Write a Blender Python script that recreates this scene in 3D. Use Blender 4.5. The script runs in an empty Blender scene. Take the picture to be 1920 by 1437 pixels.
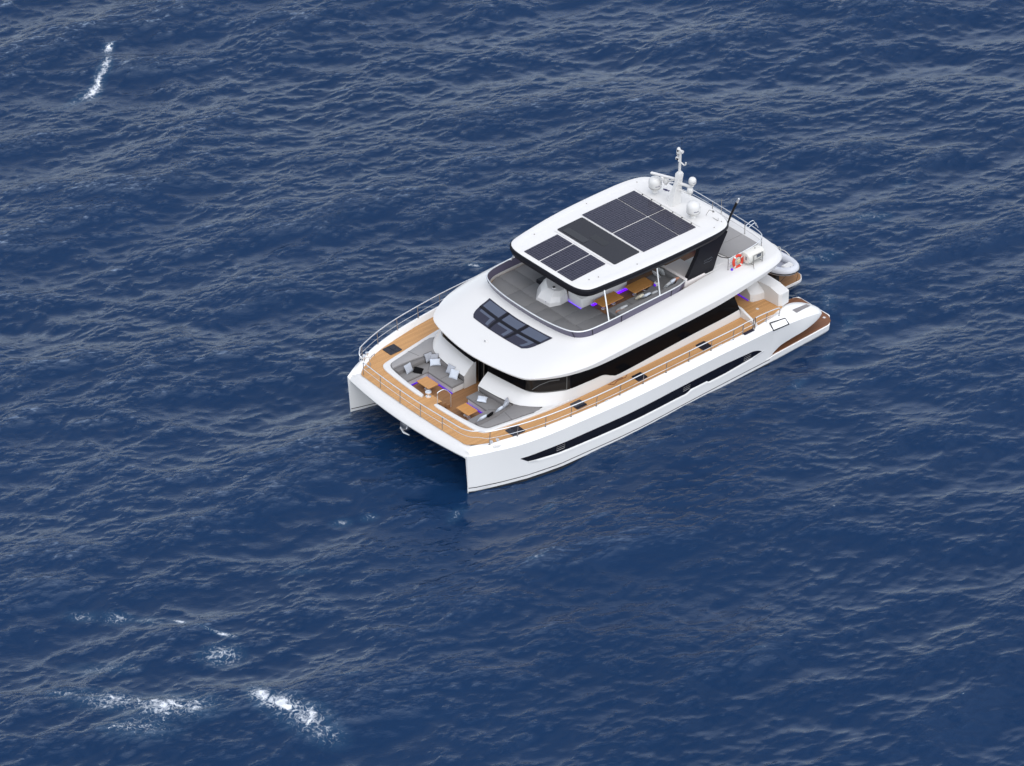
import bpy, bmesh, math, random
import numpy as np
from mathutils import Vector, Matrix
R = math.radians
random.seed(7)
scene = bpy.context.scene
COL = scene.collection

# ------------------------------------------------------------------ camera, sky, sun, exposure
AZ, EL, FPX = 0.7130966, 0.5957092, 8012.14
V = Vector((math.sin(AZ)*math.cos(EL), math.cos(AZ)*math.cos(EL), -math.sin(EL)))
RV = Vector((math.cos(AZ), -math.sin(AZ), 0)); UV = RV.cross(V)
CAMLOC = Vector((-110.51830532, -135.69259116, 122.64822378))
cd = bpy.data.cameras.new('camera'); cam = bpy.data.objects.new('camera', cd); COL.objects.link(cam)
cam.matrix_world = Matrix(((RV.x, UV.x, -V.x, CAMLOC.x), (RV.y, UV.y, -V.y, CAMLOC.y), (RV.z, UV.z, -V.z, CAMLOC.z), (0, 0, 0, 1)))
cd.sensor_width = 36; cd.lens = FPX*36/1920; cd.clip_start = 1; cd.clip_end = 20000
scene.camera = cam
SUN_EL, SUN_ROT = R(62), R(203)
world = bpy.data.worlds.new('World'); scene.world = world; world.use_nodes = True
wn = world.node_tree; bg = wn.nodes['Background']
sky = wn.nodes.new('ShaderNodeTexSky'); sky.sky_type = 'NISHITA'; sky.sun_disc = False
sky.sun_elevation = SUN_EL; sky.sun_rotation = SUN_ROT; sky.dust_density = 1.2; sky.air_density = 1.0; sky.ozone_density = 1.5
hs_ = wn.nodes.new('ShaderNodeHueSaturation'); hs_.inputs['Saturation'].default_value = .46   # thin overcast: paler than a clear sky
tcw = wn.nodes.new('ShaderNodeTexCoord'); cn = wn.nodes.new('ShaderNodeTexNoise'); cn.inputs['Scale'].default_value = 3.2; cn.inputs['Detail'].default_value = 6; cn.inputs['Roughness'].default_value = .6
cm = wn.nodes.new('ShaderNodeMapRange'); cm.inputs[1].default_value = .36; cm.inputs[2].default_value = .64; cm.inputs[3].default_value = .62; cm.inputs[4].default_value = 1.45   # broken cloud
wn.links.new(tcw.outputs['Generated'], cn.inputs[0]); wn.links.new(cn.outputs[0], cm.inputs[0]); wn.links.new(cm.outputs[0], hs_.inputs['Value'])
wn.links.new(sky.outputs[0], hs_.inputs['Color']); wn.links.new(hs_.outputs[0], bg.inputs[0]); bg.inputs[1].default_value = 0.15
sl = bpy.data.lights.new('sun', 'SUN'); sl.energy = .8; sl.angle = R(90); sl.color = (1, .965, .91)
so = bpy.data.objects.new('sun', sl); COL.objects.link(so)
sd = Vector((math.sin(SUN_ROT)*math.cos(SUN_EL), math.cos(SUN_ROT)*math.cos(SUN_EL), math.sin(SUN_EL)))
so.rotation_euler = sd.to_track_quat('Z', 'Y').to_euler(); so.location = (60, 80, 120)
scene.view_settings.view_transform = 'Standard'; scene.view_settings.look = 'None'
scene.view_settings.exposure = 0.76; scene.view_settings.gamma = 1

# ------------------------------------------------------------------ materials
def pmat(name, col, rough=.5, metal=0, spec=.5, coat=0, emit=None, es=0, noise=None, nscale=3, stretch=(1, 1, 1), bump=0, bscale=40):
    m = bpy.data.materials.new(name); m.use_nodes = True; nt = m.node_tree; b = nt.nodes['Principled BSDF']
    b.inputs['Base Color'].default_value = (*col, 1); b.inputs['Roughness'].default_value = rough
    b.inputs['Metallic'].default_value = metal; b.inputs['Specular IOR Level'].default_value = spec
    b.inputs['Coat Weight'].default_value = coat; b.inputs['Coat Roughness'].default_value = .08
    if emit: b.inputs['Emission Color'].default_value = (*emit, 1); b.inputs['Emission Strength'].default_value = es
    if noise is not None or bump:
        tc = nt.nodes.new('ShaderNodeTexCoord'); mp = nt.nodes.new('ShaderNodeMapping'); mp.inputs['Scale'].default_value = stretch
        nt.links.new(tc.outputs['Object'], mp.inputs[0])
    if noise is not None:
        n = nt.nodes.new('ShaderNodeTexNoise'); n.inputs['Scale'].default_value = nscale; n.inputs['Detail'].default_value = 5
        nt.links.new(mp.outputs[0], n.inputs[0])
        mx = nt.nodes.new('ShaderNodeMix'); mx.data_type = 'RGBA'
        mx.inputs[6].default_value = (*[c*(1-noise) for c in col], 1); mx.inputs[7].default_value = (*[min(1, c*(1+noise)) for c in col], 1)
        nt.links.new(n.outputs[0], mx.inputs[0]); nt.links.new(mx.outputs[2], b.inputs['Base Color'])
    if bump:
        n2 = nt.nodes.new('ShaderNodeTexNoise'); n2.inputs['Scale'].default_value = bscale; n2.inputs['Detail'].default_value = 3
        nt.links.new(mp.outputs[0], n2.inputs[0])
        bp = nt.nodes.new('ShaderNodeBump'); bp.inputs['Strength'].default_value = bump; bp.inputs['Distance'].default_value = .01
        nt.links.new(n2.outputs[0], bp.inputs['Height']); nt.links.new(bp.outputs[0], b.inputs['Normal'])
    return m

def teak(name, col, dark, axis=1, plank=.085):
    m = bpy.data.materials.new(name); m.use_nodes = True; nt = m.node_tree; b = nt.nodes['Principled BSDF']; L = nt.links
    tc = nt.nodes.new('ShaderNodeTexCoord'); sx = nt.nodes.new('ShaderNodeSeparateXYZ'); L.new(tc.outputs['Object'], sx.inputs[0])
    def mth(op, a, bb=None, v=None):
        n = nt.nodes.new('ShaderNodeMath'); n.operation = op; L.new(a, n.inputs[0])
        if bb is not None: L.new(bb, n.inputs[1])
        if v is not None: n.inputs[1].default_value = v
        return n.outputs[0]
    o = sx.outputs[axis]
    s = mth('DIVIDE', o, v=plank); fl = mth('FLOOR', s); fr = mth('FRACT', s)
    wn_ = nt.nodes.new('ShaderNodeTexWhiteNoise'); wn_.noise_dimensions = '1D'; L.new(fl, wn_.inputs['W'])
    mp = nt.nodes.new('ShaderNodeMapping'); mp.inputs['Scale'].default_value = (.5, 9, 1) if axis == 1 else (9, .5, 1)
    L.new(tc.outputs['Object'], mp.inputs[0])
    n = nt.nodes.new('ShaderNodeTexNoise'); n.inputs['Scale'].default_value = 1.6; n.inputs['Detail'].default_value = 6; L.new(mp.outputs[0], n.inputs[0])
    f = mth('ADD', mth('MULTIPLY', wn_.outputs[0], v=.45), mth('MULTIPLY', n.outputs[0], v=.75))
    mx = nt.nodes.new('ShaderNodeMix'); mx.data_type = 'RGBA'; mx.inputs[6].default_value = (*dark, 1); mx.inputs[7].default_value = (*col, 1)
    L.new(f, mx.inputs[0])
    seam = mth('LESS_THAN', fr, v=.1)
    mx2 = nt.nodes.new('ShaderNodeMix'); mx2.data_type = 'RGBA'; L.new(mth('MULTIPLY', seam, v=.7), mx2.inputs[0]); L.new(mx.outputs[2], mx2.inputs[6])
    mx2.inputs[7].default_value = (.05, .035, .025, 1)
    L.new(mx2.outputs[2], b.inputs['Base Color']); b.inputs['Roughness'].default_value = .6
    return m

M = {}
M['gel'] = pmat('white_gelcoat', (.675, .662, .64), .28, spec=.45, coat=.15, noise=.012, nscale=.8)  # gelcoat and nonskid colour darkened to take down the light on top surfaces
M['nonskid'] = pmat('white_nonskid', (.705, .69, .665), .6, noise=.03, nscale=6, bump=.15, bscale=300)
M['hullwhite'] = pmat('white_hull_paint', (.88, .865, .835), .25, coat=.2, noise=.015, nscale=.6)  # colour lightened to lift the shaded hull sides towards the tops
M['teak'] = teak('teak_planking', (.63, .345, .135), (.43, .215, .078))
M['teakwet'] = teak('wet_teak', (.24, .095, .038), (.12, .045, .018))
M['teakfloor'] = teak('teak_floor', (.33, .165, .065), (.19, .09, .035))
M['tabletop'] = pmat('varnished_teak', (.52, .25, .075), .25, coat=.4, noise=.22, nscale=3, stretch=(1, 8, 1))
M['black'] = pmat('black_paint', (.009, .009, .013), .35, spec=.18)
M['blackglass'] = pmat('dark_glass', (.004, .004, .005), .05, spec=.05)
M['smoke'] = pmat('smoked_acrylic', (.028, .028, .045), .08, spec=.35)
M['hullglass'] = pmat('hull_glass', (.008, .008, .012), .06, spec=.4)
M['grey'] = pmat('grey_upholstery', (.20, .192, .188), .85, noise=.06, nscale=2.5, bump=.2, bscale=160)
M['greylight'] = pmat('light_grey_upholstery', (.30, .29, .285), .85, noise=.05, nscale=2.5, bump=.2, bscale=160)
M['greydark'] = pmat('dark_grey_upholstery', (.15, .14, .135), .85, noise=.06, nscale=3, bump=.2, bscale=160)
M['seam'] = pmat('dark_seam', (.05, .048, .048), .9)  # thin dark seam lines on the cushions
M['clearglass'] = pmat('corner_glass', (.018, .015, .013), .06, spec=.2)
M['paneedge'] = pmat('grey_pane_edge', (.13, .13, .125), .5)
M['steel'] = pmat('polished_steel', (.93, .93, .93), .35, metal=.85)
M['dullsteel'] = pmat('brushed_steel', (.42, .40, .38), .4, metal=1)
M['rubber'] = pmat('black_rubber', (.02, .02, .022), .6)
M['led'] = pmat('purple_led', (.03, .005, .25), .5, emit=(.15, .008, .85), es=.36)
M['ledbar'] = pmat('purple_led_bright', (.03, .005, .25), .5, emit=(.13, .006, .9), es=1.1)
M['hatch'] = pmat('deck_hatch_acrylic', (.022, .022, .03), .1, spec=.5)
M['antifoul'] = pmat('antifouling', (.02, .022, .026), .6)
M['orange'] = pmat('orange_lifebuoy', (.64, .045, .018), .45)
M['cream'] = pmat('cream_plastic', (.72, .70, .64), .4, noise=.04, nscale=5)
M['hypalon'] = pmat('pale_grey_hypalon', (.60, .61, .64), .5, noise=.03, nscale=3)
M['floorgrey'] = pmat('tender_floor', (.28, .29, .34), .7)
M['navy'] = pmat('navy_marking', (.03, .03, .10), .5)
M['silver'] = pmat('silver_marking', (.13, .14, .16), .4)
M['ivory'] = pmat('ivory_gelcoat', (.74, .69, .66), .35, noise=.02)  # warm pinkish white of the locker
M['rust'] = pmat('brown_lines', (.22, .08, .03), .7)

def solar_mat():
    m = bpy.data.materials.new('solar_cells'); m.use_nodes = True; nt = m.node_tree; b = nt.nodes['Principled BSDF']; L = nt.links
    tc = nt.nodes.new('ShaderNodeTexCoord')
    br = nt.nodes.new('ShaderNodeTexBrick'); br.offset = 0; br.inputs['Scale'].default_value = 1
    br.inputs['Brick Width'].default_value = .16; br.inputs['Row Height'].default_value = .16; br.inputs['Mortar Size'].default_value = .006
    br.inputs['Color1'].default_value = (.016, .0155, .028, 1); br.inputs['Color2'].default_value = (.022, .020, .034, 1); br.inputs['Mortar'].default_value = (.11, .11, .14, 1)
    L.new(tc.outputs['Object'], br.inputs[0])
    br2 = nt.nodes.new('ShaderNodeTexBrick'); br2.offset = 0; br2.inputs['Scale'].default_value = 1
    br2.inputs['Brick Width'].default_value = 20; br2.inputs['Row Height'].default_value = .053; br2.inputs['Mortar Size'].default_value = .0025
    br2.inputs['Color1'].default_value = (0, 0, 0, 1); br2.inputs['Color2'].default_value = (0, 0, 0, 1); br2.inputs['Mortar'].default_value = (.05, .05, .06, 1)
    L.new(tc.outputs['Object'], br2.inputs[0])
    ad = nt.nodes.new('ShaderNodeMix'); ad.data_type = 'RGBA'; ad.blend_type = 'ADD'; ad.inputs[0].default_value = 1
    L.new(br.outputs[0], ad.inputs[6]); L.new(br2.outputs[0], ad.inputs[7]); L.new(ad.outputs[2], b.inputs['Base Color'])
    b.inputs['Roughness'].default_value = .18; b.inputs['Specular IOR Level'].default_value = .35
    return m
M['solar'] = solar_mat()

def pillow_mat(name, c1, c2, scale, kind='check'):
    m = bpy.data.materials.new(name); m.use_nodes = True; nt = m.node_tree; b = nt.nodes['Principled BSDF']; L = nt.links
    tc = nt.nodes.new('ShaderNodeTexCoord')
    if kind == 'check':
        t = nt.nodes.new('ShaderNodeTexChecker'); t.inputs['Scale'].default_value = scale
        t.inputs[1].default_value = (*c1, 1); t.inputs[2].default_value = (*c2, 1); L.new(tc.outputs['Object'], t.inputs[0]); L.new(t.outputs[0], b.inputs['Base Color'])
    else:
        t = nt.nodes.new('ShaderNodeTexWave'); t.inputs['Scale'].default_value = scale; t.inputs['Distortion'].default_value = .3; L.new(tc.outputs['Object'], t.inputs[0])
        mx = nt.nodes.new('ShaderNodeMix'); mx.data_type = 'RGBA'; mx.inputs[6].default_value = (*c1, 1); mx.inputs[7].default_value = (*c2, 1)
        L.new(t.outputs[1], mx.inputs[0]); L.new(mx.outputs[2], b.inputs['Base Color'])
    b.inputs['Roughness'].default_value = .9
    return m
M['p_pattern'] = pillow_mat('patterned_pillow_fabric', (.50, .52, .56), (.33, .35, .39), 26)
M['p_light'] = pmat('pale_blue_pillow_fabric', (.58, .62, .68), .9, noise=.05, nscale=9)
M['p_grey'] = pmat('grey_pillow_fabric', (.36, .37, .40), .9, noise=.05, nscale=9)
M['p_black'] = pmat('black_pillow_fabric', (.005, .005, .006), .95, spec=.1)
M['p_stripe'] = pillow_mat('striped_pillow_fabric', (.60, .61, .60), (.22, .23, .24), 7, 'wave')
M['p_rust'] = pmat('rust_pillow_fabric', (.42, .20, .13), .9, noise=.1, nscale=9)
M['p_cream'] = pmat('cream_pillow_fabric', (.60, .55, .42), .9, noise=.05, nscale=9)

# ------------------------------------------------------------------ mesh helpers
def mk(name, verts, faces, mat, parent=None, smooth=38, fix=True):
    me = bpy.data.meshes.new(name); me.from_pydata([tuple(v) for v in verts], [], faces); me.update()
    if fix:
        bm = bmesh.new(); bm.from_mesh(me); bmesh.ops.remove_doubles(bm, verts=bm.verts, dist=1e-5)
        bmesh.ops.recalc_face_normals(bm, faces=bm.faces); bm.to_mesh(me); bm.free()
    if smooth:
        me.shade_smooth(); me.set_sharp_from_angle(angle=R(smooth))
    if mat: me.materials.append(M[mat] if isinstance(mat, str) else mat)
    o = bpy.data.objects.new(name, me); COL.objects.link(o)
    if parent: o.parent = parent
    return o
class G:
    """collects shapes and links them as one mesh object"""
    def __init__(s): s.v = []; s.f = []; s.p = []
    def add(s, v, f):
        v = list(v); n = len(s.v); s.v += [tuple(a) for a in v]; s.f += [tuple(i+n for i in q) for q in f]; s.p.append((v, f)); return s
    def loft(s, rings, closed=True, cap=False, capends=(True, True)):
        n = len(rings[0]); v = [p for r in rings for p in r]; f = []
        for i in range(len(rings)-1):
            for j in range(n if closed else n-1):
                k = (j+1) % n; f.append((i*n+j, i*n+k, (i+1)*n+k, (i+1)*n+j))
        if cap:
            if capends[0]: f.append(tuple(range(n)))
            if capends[1]: f.append(tuple((len(rings)-1)*n+j for j in range(n)))
        return s.add(v, f)
    def box(s, c, d, rz=0, ch=0):
        cx, cy, cz = c; hx, hy, hz = d[0]/2, d[1]/2, d[2]/2
        ca, sa = math.cos(rz), math.sin(rz)
        def ring(ix, z):
            a, b = hx-ix, hy-ix
            return [(cx+x*ca-y*sa, cy+x*sa+y*ca, z) for x, y in ((-a, -b), (a, -b), (a, b), (-a, b))]
        if ch: rings = [ring(ch, cz-hz), ring(0, cz-hz+ch), ring(0, cz+hz-ch), ring(ch, cz+hz)]
        else: rings = [ring(0, cz-hz), ring(0, cz+hz)]
        return s.loft(rings, cap=True)
    def prism(s, pts, z0, z1, ch=0):
        """outline (x,y) extruded; ch chamfers the top edge"""
        P = [(p[0], p[1]) for p in pts]
        if ch:
            Q = inset(P, ch); rings = [[(x, y, z0) for x, y in P], [(x, y, z1-ch) for x, y in P], [(x, y, z1) for x, y in Q]]
        else: rings = [[(x, y, z0) for x, y in P], [(x, y, z1) for x, y in P]]
        return s.loft(rings, cap=True)
    def tube(s, path, r, seg=7, cap=True):
        P = [Vector(p) for p in path]; rings = []
        for i, p in enumerate(P):
            t = (P[min(i+1, len(P)-1)]-P[max(i-1, 0)]).normalized()
            a = t.cross(Vector((0, 0, 1)));
            if a.length < .05: a = t.cross(Vector((1, 0, 0)))
            a.normalize(); b = a.cross(t)
            rr = r[i] if isinstance(r, (list, tuple)) else r
            rings.append([p+(a*math.cos(q)+b*math.sin(q))*rr for q in [2*math.pi*k/seg for k in range(seg)]])
        return s.loft(rings, cap=cap)
    def lathe(s, c, prof, seg=20, axis=None):
        """profile of (radius, height) about a vertical axis at c"""
        rings = [[(c[0]+r*math.cos(2*math.pi*k/seg), c[1]+r*math.sin(2*math.pi*k/seg), c[2]+h) for k in range(seg)] for r, h in prof]
        return s.loft(rings, cap=True)
    def each(s, name, mat, parent=None, smooth=38): return [mk(name, v, f, mat, parent, smooth) for v, f in s.p]
    def mk(s, name, mat, parent=None, smooth=38): return mk(name, s.v, s.f, mat, parent, smooth)

def inset(P, d):
    n = len(P); A = sum(P[i][0]*P[(i+1) % n][1]-P[(i+1) % n][0]*P[i][1] for i in range(n)); sg = 1 if A > 0 else -1
    out = []
    for i in range(n):
        a, b, c = Vector(P[i-1]), Vector(P[i]), Vector(P[(i+1) % n])
        e1 = (b-a).normalized(); e2 = (c-b).normalized()
        n1 = Vector((-e1.y, e1.x))*sg; n2 = Vector((-e2.y, e2.x))*sg
        m = (n1+n2); k = max(.35, 1+n1.dot(n2)); out.append(tuple(b+m*(d/k)))
    return out
def cr(pts, n=6, closed=False):
    """Catmull-Rom through the points"""
    P = [np.array(p, float) for p in pts]; N = len(P); out = []
    for i in range(N if closed else N-1):
        p1, p2 = P[i], P[(i+1) % N]
        p0 = P[i-1] if (closed or i > 0) else 2*p1-p2
        p3 = P[(i+2) % N] if (closed or i+2 < N) else 2*p2-p1
        for k in range(n):
            t = k/n; out.append(tuple(.5*((2*p1)+(-p0+p2)*t+(2*p0-5*p1+4*p2-p3)*t*t+(-p0+3*p1-3*p2+p3)*t**3)))
    if not closed: out.append(tuple(P[-1]))
    return out
def mir(pts): return [(p[0], -p[1], *p[2:]) for p in pts]
def rrect(x0, x1, y0, y1, r, n=4):
    out = []
    for cx, cy, a in ((x1-r, y1-r, 0), (x0+r, y1-r, 90), (x0+r, y0+r, 180), (x1-r, y0+r, 270)):
        for k in range(n+1):
            t = R(a+90*k/n); out.append((cx+r*math.cos(t), cy+r*math.sin(t)))
    return out
def polyfill(outer, holes, z):
    """flat sheet with holes"""
    bm = bmesh.new()
    for loop in [outer]+holes:
        vs = [bm.verts.new((p[0], p[1], z)) for p in loop]
        for i in range(len(vs)): bm.edges.new((vs[i], vs[(i+1) % len(vs)]))
    bmesh.ops.triangle_fill(bm, use_beauty=True, edges=bm.edges[:])
    bm.verts.index_update(); v = [tuple(q.co) for q in bm.verts]; f = [tuple(q.index for q in g.verts) for g in bm.faces]; bm.free()
    return v, f
def empty(name, loc=(0, 0, 0), parent=None):
    o = bpy.data.objects.new(name, None); COL.objects.link(o); o.location = loc; o.empty_display_size = .3
    if parent: o.parent = parent
    return o
def tag(o, label, cat, group=None):
    o['label'] = label; o['category'] = cat
    if group: o['group'] = group
    return o

# ------------------------------------------------------------------ the sea (FFT wave field on one sheet that reaches the horizon)
def build_sea():
    N, L = 1024, 104.0
    rng = np.random.default_rng(11)
    k1 = 2*np.pi*np.fft.fftfreq(N, L/N); kx, ky = np.meshgrid(k1, k1, indexing='ij'); k = np.hypot(kx, ky); k[0, 0] = 1e-6
    wd = AZ+R(180)-R(17); wx, wy = math.sin(wd), math.cos(wd)
    Lw = 4.9**2/9.81
    c = (kx*wx+ky*wy)/k
    tail = np.exp(-(k*.04)**2)
    ph = np.exp(-1/(k*Lw)**2)/k**4*(1+(k/7.0)**2)**.30*(np.abs(c)**5*.96+.04)*np.where(c < 0, .3, 1)*tail
    # crossing wave trains
    for da, w, sc_ in ((-48, .30, .5), (38, .22, .35)):
        wd2 = AZ+R(180)+R(da); c2 = (kx*math.sin(wd2)+ky*math.cos(wd2))/k
        ph += w*np.exp(-1/(k*Lw*sc_)**2)/k**4*(1+(k/7.0)**2)**.30*np.clip(c2, 0, 1)**10*tail
    ph[0, 0] = 0; ph *= np.clip(k*L/(2*np.pi)/2, 0, 1)
    h = (rng.normal(size=(N, N))+1j*rng.normal(size=(N, N)))*np.sqrt(ph)
    z = np.fft.ifft2(h).real; s = .185/z.std(); h *= s; z *= s
    dx = np.fft.ifft2(1j*kx/k*h).real; dy = np.fft.ifft2(1j*ky/k*h).real
    chop = 1.25
    # squeeze of the surface: where crests fold, they break
    jx = np.fft.ifft2(kx*kx/k*h).real*chop; jy = np.fft.ifft2(ky*ky/k*h).real*chop; jxy = np.fft.ifft2(kx*ky/k*h).real*chop
    J = (1-jx)*(1-jy)-jxy**2
    # grid in rotated coordinates (u to the right, v away from the camera)
    uc, vc = 12.0, 10.0
    def axis(a, b, d):
        g = list(np.arange(a, b+d/2, d)); st = d; lo = [g[0]]; hi = [g[-1]]
        while hi[-1] < 6000: st *= 1.22; hi.append(hi[-1]+st)
        st = d
        while lo[-1] > -6000: st *= 1.22; lo.append(lo[-1]-st)
        return np.array(lo[:0:-1]+g+hi[1:])
    us = axis(-31, 31, .10); vs = axis(-44, 50, .115)
    Ug, Vg = np.meshgrid(us, vs, indexing='ij')
    ca, sa = math.cos(AZ), math.sin(AZ); ox, oy = 10.94, 4.72
    X = ox+Ug*ca+Vg*sa; Y = oy-Ug*sa+Vg*ca
    fade = np.clip(1-(np.maximum(np.abs(Ug)-31, 0)+np.maximum(np.abs(Vg-3)-47, 0))/40, 0, 1)
    def samp(A):
        fx = (X % L)/L*N; fy = (Y % L)/L*N; i = np.floor(fx).astype(int) % N; j = np.floor(fy).astype(int) % N; a = fx-np.floor(fx); b = fy-np.floor(fy)
        i2 = (i+1) % N; j2 = (j+1) % N
        return A[i, j]*(1-a)*(1-b)+A[i2, j]*a*(1-b)+A[i, j2]*(1-a)*b+A[i2, j2]*a*b
    # calmer water in the lee of the boat
    lee = np.maximum(np.exp(-np.hypot((X-9)/15, (Y+8)/8)**2), 1.5*np.exp(-np.hypot((X-11)/14, Y/8)**4))
    amp = fade*np.clip(1-.45*lee, .35, 1)*np.clip(.84-.0085*Ug+.0055*Vg+.10*np.sin(X*.13+Y*.05)*np.sin(Y*.11-X*.04+1), .5, 1.12)   # gusts and slicks
    Zs = samp(z); px = X+chop*samp(dx)*amp; py = Y+chop*samp(dy)*amp; pz = Zs*amp-.02
    Jv = samp(J)
    foam = np.clip((.30-Jv)/.5, 0, 1)*fade*.0
    # crests that break on their own: streaks of spray on the steepest ridges
    th = np.quantile(Jv[fade > .9], .0012); foam = np.maximum(foam, np.clip((th+.05-Jv)/.15, 0, .55)*fade)
    for x, y, rl, rw, ang, a in FOAM:
        rl *= 1.25; rw *= 1.25
        e = ((X-x)*math.cos(ang)+(Y-y)*math.sin(ang))/rl; g = (-(X-x)*math.sin(ang)+(Y-y)*math.cos(ang))/rw
        foam = np.maximum(foam, a*np.clip(1.25-np.hypot(e, g), 0, 1))
    crest = np.clip((1.0-Jv)*1.6, 0, 1)*fade
    nu, nv = X.shape
    co = np.stack([px, py, pz], -1).reshape(-1, 3).astype(np.float32)
    idx = np.arange(nu*nv).reshape(nu, nv)
    q = np.stack([idx[:-1, :-1], idx[1:, :-1], idx[1:, 1:], idx[:-1, 1:]], -1).reshape(-1, 4)
    me = bpy.data.meshes.new('sea'); me.vertices.add(len(co)); me.vertices.foreach_set('co', co.ravel())
    me.loops.add(q.size); me.loops.foreach_set('vertex_index', q.ravel().astype(np.int32))
    me.polygons.add(len(q)); me.polygons.foreach_set('loop_start', np.arange(0, q.size, 4, dtype=np.int32))
    me.polygons.foreach_set('use_smooth', np.ones(len(q), dtype=bool))
    me.update(calc_edges=True)
    at = me.attributes.new('foam', 'FLOAT', 'POINT'); at.data.foreach_set('value', foam.reshape(-1).astype(np.float32))
    at = me.attributes.new('crest', 'FLOAT', 'POINT'); at.data.foreach_set('value', crest.reshape(-1).astype(np.float32))
    o = bpy.data.objects.new('sea', me); COL.objects.link(o); o['kind'] = 'structure'
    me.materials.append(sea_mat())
    return o

def sea_mat():
    m = bpy.data.materials.new('sea_water'); m.use_nodes = True; nt = m.node_tree; b = nt.nodes['Principled BSDF']; L = nt.links; nd = nt.nodes
    tc = nd.new('ShaderNodeTexCoord'); P = tc.outputs['Object']
    def noise(scale, detail, rough=.5, vec=None, dist=0):
        n = nd.new('ShaderNodeTexNoise'); n.inputs['Scale'].default_value = scale; n.inputs['Detail'].default_value = detail
        n.inputs['Roughness'].default_value = rough; n.inputs['Distortion'].default_value = dist; L.new(vec or P, n.inputs[0]); return n.outputs[0]
    def mth(op, a, v=None, c=None, clamp=False):
        n = nd.new('ShaderNodeMath'); n.operation = op; n.use_clamp = clamp
        for i, q in enumerate((a, v)):
            if q is None: continue
            if isinstance(q, (int, float)): n.inputs[i].default_value = q
            else: L.new(q, n.inputs[i])
        return n.outputs[0]
    def mixc(f, a, bb):
        n = nd.new('ShaderNodeMix'); n.data_type = 'RGBA'; L.new(f, n.inputs[0])
        for i, q in ((6, a), (7, bb)):
            if isinstance(q, tuple): n.inputs[i].default_value = (*q, 1)
            else: L.new(q, n.inputs[i])
        return n.outputs[2]
    mr = nd.new('ShaderNodeMapping'); mr.inputs['Rotation'].default_value = (0, 0, AZ-R(15)); L.new(P, mr.inputs[0])
    ms = nd.new('ShaderNodeMapping'); ms.inputs['Scale'].default_value = (.6, 1.9, 1); L.new(mr.outputs[0], ms.inputs[0]); W = ms.outputs[0]
    big = noise(.055, 3)
    water = mixc(big, WATER_A, WATER_B)
    # ripples too small for the mesh
    r1 = noise(1.9, 5, .64, W, .4); r2 = noise(7, 3, .55, W, .3)
    ac = nd.new('ShaderNodeAttribute'); ac.attribute_name = 'crest'
    gust = mth('MULTIPLY', mth('SUBTRACT', noise(.045, 3), .38), 3.2, clamp=True)        # gusts roughen some patches more than others
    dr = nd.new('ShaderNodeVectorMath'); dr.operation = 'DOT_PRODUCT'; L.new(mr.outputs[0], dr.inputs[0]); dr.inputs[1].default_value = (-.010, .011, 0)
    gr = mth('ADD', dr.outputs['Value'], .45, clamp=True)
    amp = mth('MULTIPLY', mth('ADD', mth('MULTIPLY', ac.outputs['Fac'], 1.0), .24), mth('ADD', mth('ADD', mth('MULTIPLY', gust, .30), mth('MULTIPLY', gr, .60)), .11))
    hgt = mth('MULTIPLY', mth('ADD', mth('MULTIPLY', r1, .72), mth('MULTIPLY', r2, .34)), amp)
    bp = nd.new('ShaderNodeBump'); bp.inputs['Strength'].default_value = 1; bp.inputs['Distance'].default_value = .17; L.new(hgt, bp.inputs['Height'])
    # foam breaks up into lace
    at = nd.new('ShaderNodeAttribute'); at.attribute_name = 'foam'; fa = at.outputs['Fac']
    vn = nd.new('ShaderNodeTexNoise'); vn.inputs['Scale'].default_value = 1.6; vn.inputs['Detail'].default_value = 3; L.new(P, vn.inputs[0])
    vm = nd.new('ShaderNodeVectorMath'); vm.operation = 'MULTIPLY_ADD'; L.new(vn.outputs[1], vm.inputs[0]); vm.inputs[1].default_value = (1.5, 1.5, 0); L.new(P, vm.inputs[2])
    vo = nd.new('ShaderNodeTexVoronoi'); vo.feature = 'DISTANCE_TO_EDGE'; vo.inputs['Scale'].default_value = 2.9; L.new(vm.outputs[0], vo.inputs[0])
    n1 = noise(1.9, 7, .70, vm.outputs[0])
    lace = mth('SUBTRACT', mth('MULTIPLY', fa, .17), vo.outputs[0])
    lace = mth('MULTIPLY', lace, 6, clamp=True)
    solid = mth('MULTIPLY', mth('ADD', mth('MULTIPLY', fa, .78), mth('MULTIPLY', mth('SUBTRACT', n1, .5), 2.4)), 1)
    solid = mth('MULTIPLY', mth('SUBTRACT', solid, .62), 3.6, clamp=True)
    brk = mth('MULTIPLY', mth('SUBTRACT', mth('ADD', mth('MULTIPLY', fa, .3), noise(5.5, 4, .6)), .60), 4.5, clamp=True)
    F = mth('MAXIMUM', mth('MULTIPLY', mth('MULTIPLY', lace, brk), .8), mth('MULTIPLY', solid, .95), clamp=True)
    F = mth('MULTIPLY', F, mth('GREATER_THAN', fa, .02))
    halo = mth('MULTIPLY', mth('MULTIPLY', fa, mth('SUBTRACT', n1, .25)), 1.3, clamp=True)
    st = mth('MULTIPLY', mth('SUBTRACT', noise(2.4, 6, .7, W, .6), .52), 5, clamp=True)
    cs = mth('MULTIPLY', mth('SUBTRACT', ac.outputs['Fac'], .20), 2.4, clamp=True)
    glint_streak = mth('MULTIPLY', mth('MULTIPLY', st, cs), mth('ADD', mth('MULTIPLY', gr, .85), .02), clamp=True)  # pale crest streaks: sky glints and fine foam painted into the colour
    water = mixc(glint_streak, water, (.25, .32, .43))
    milky = mixc(halo, water, (.045, .12, .20))
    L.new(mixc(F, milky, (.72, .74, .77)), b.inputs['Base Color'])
    L.new(mth('ADD', mth('MULTIPLY', F, .6), .05), b.inputs['Roughness'])
    b.inputs['IOR'].default_value = 1.333; b.inputs['Specular IOR Level'].default_value = .72; b.inputs['Specular Tint'].default_value = (.72, .86, 1, 1)
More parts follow.
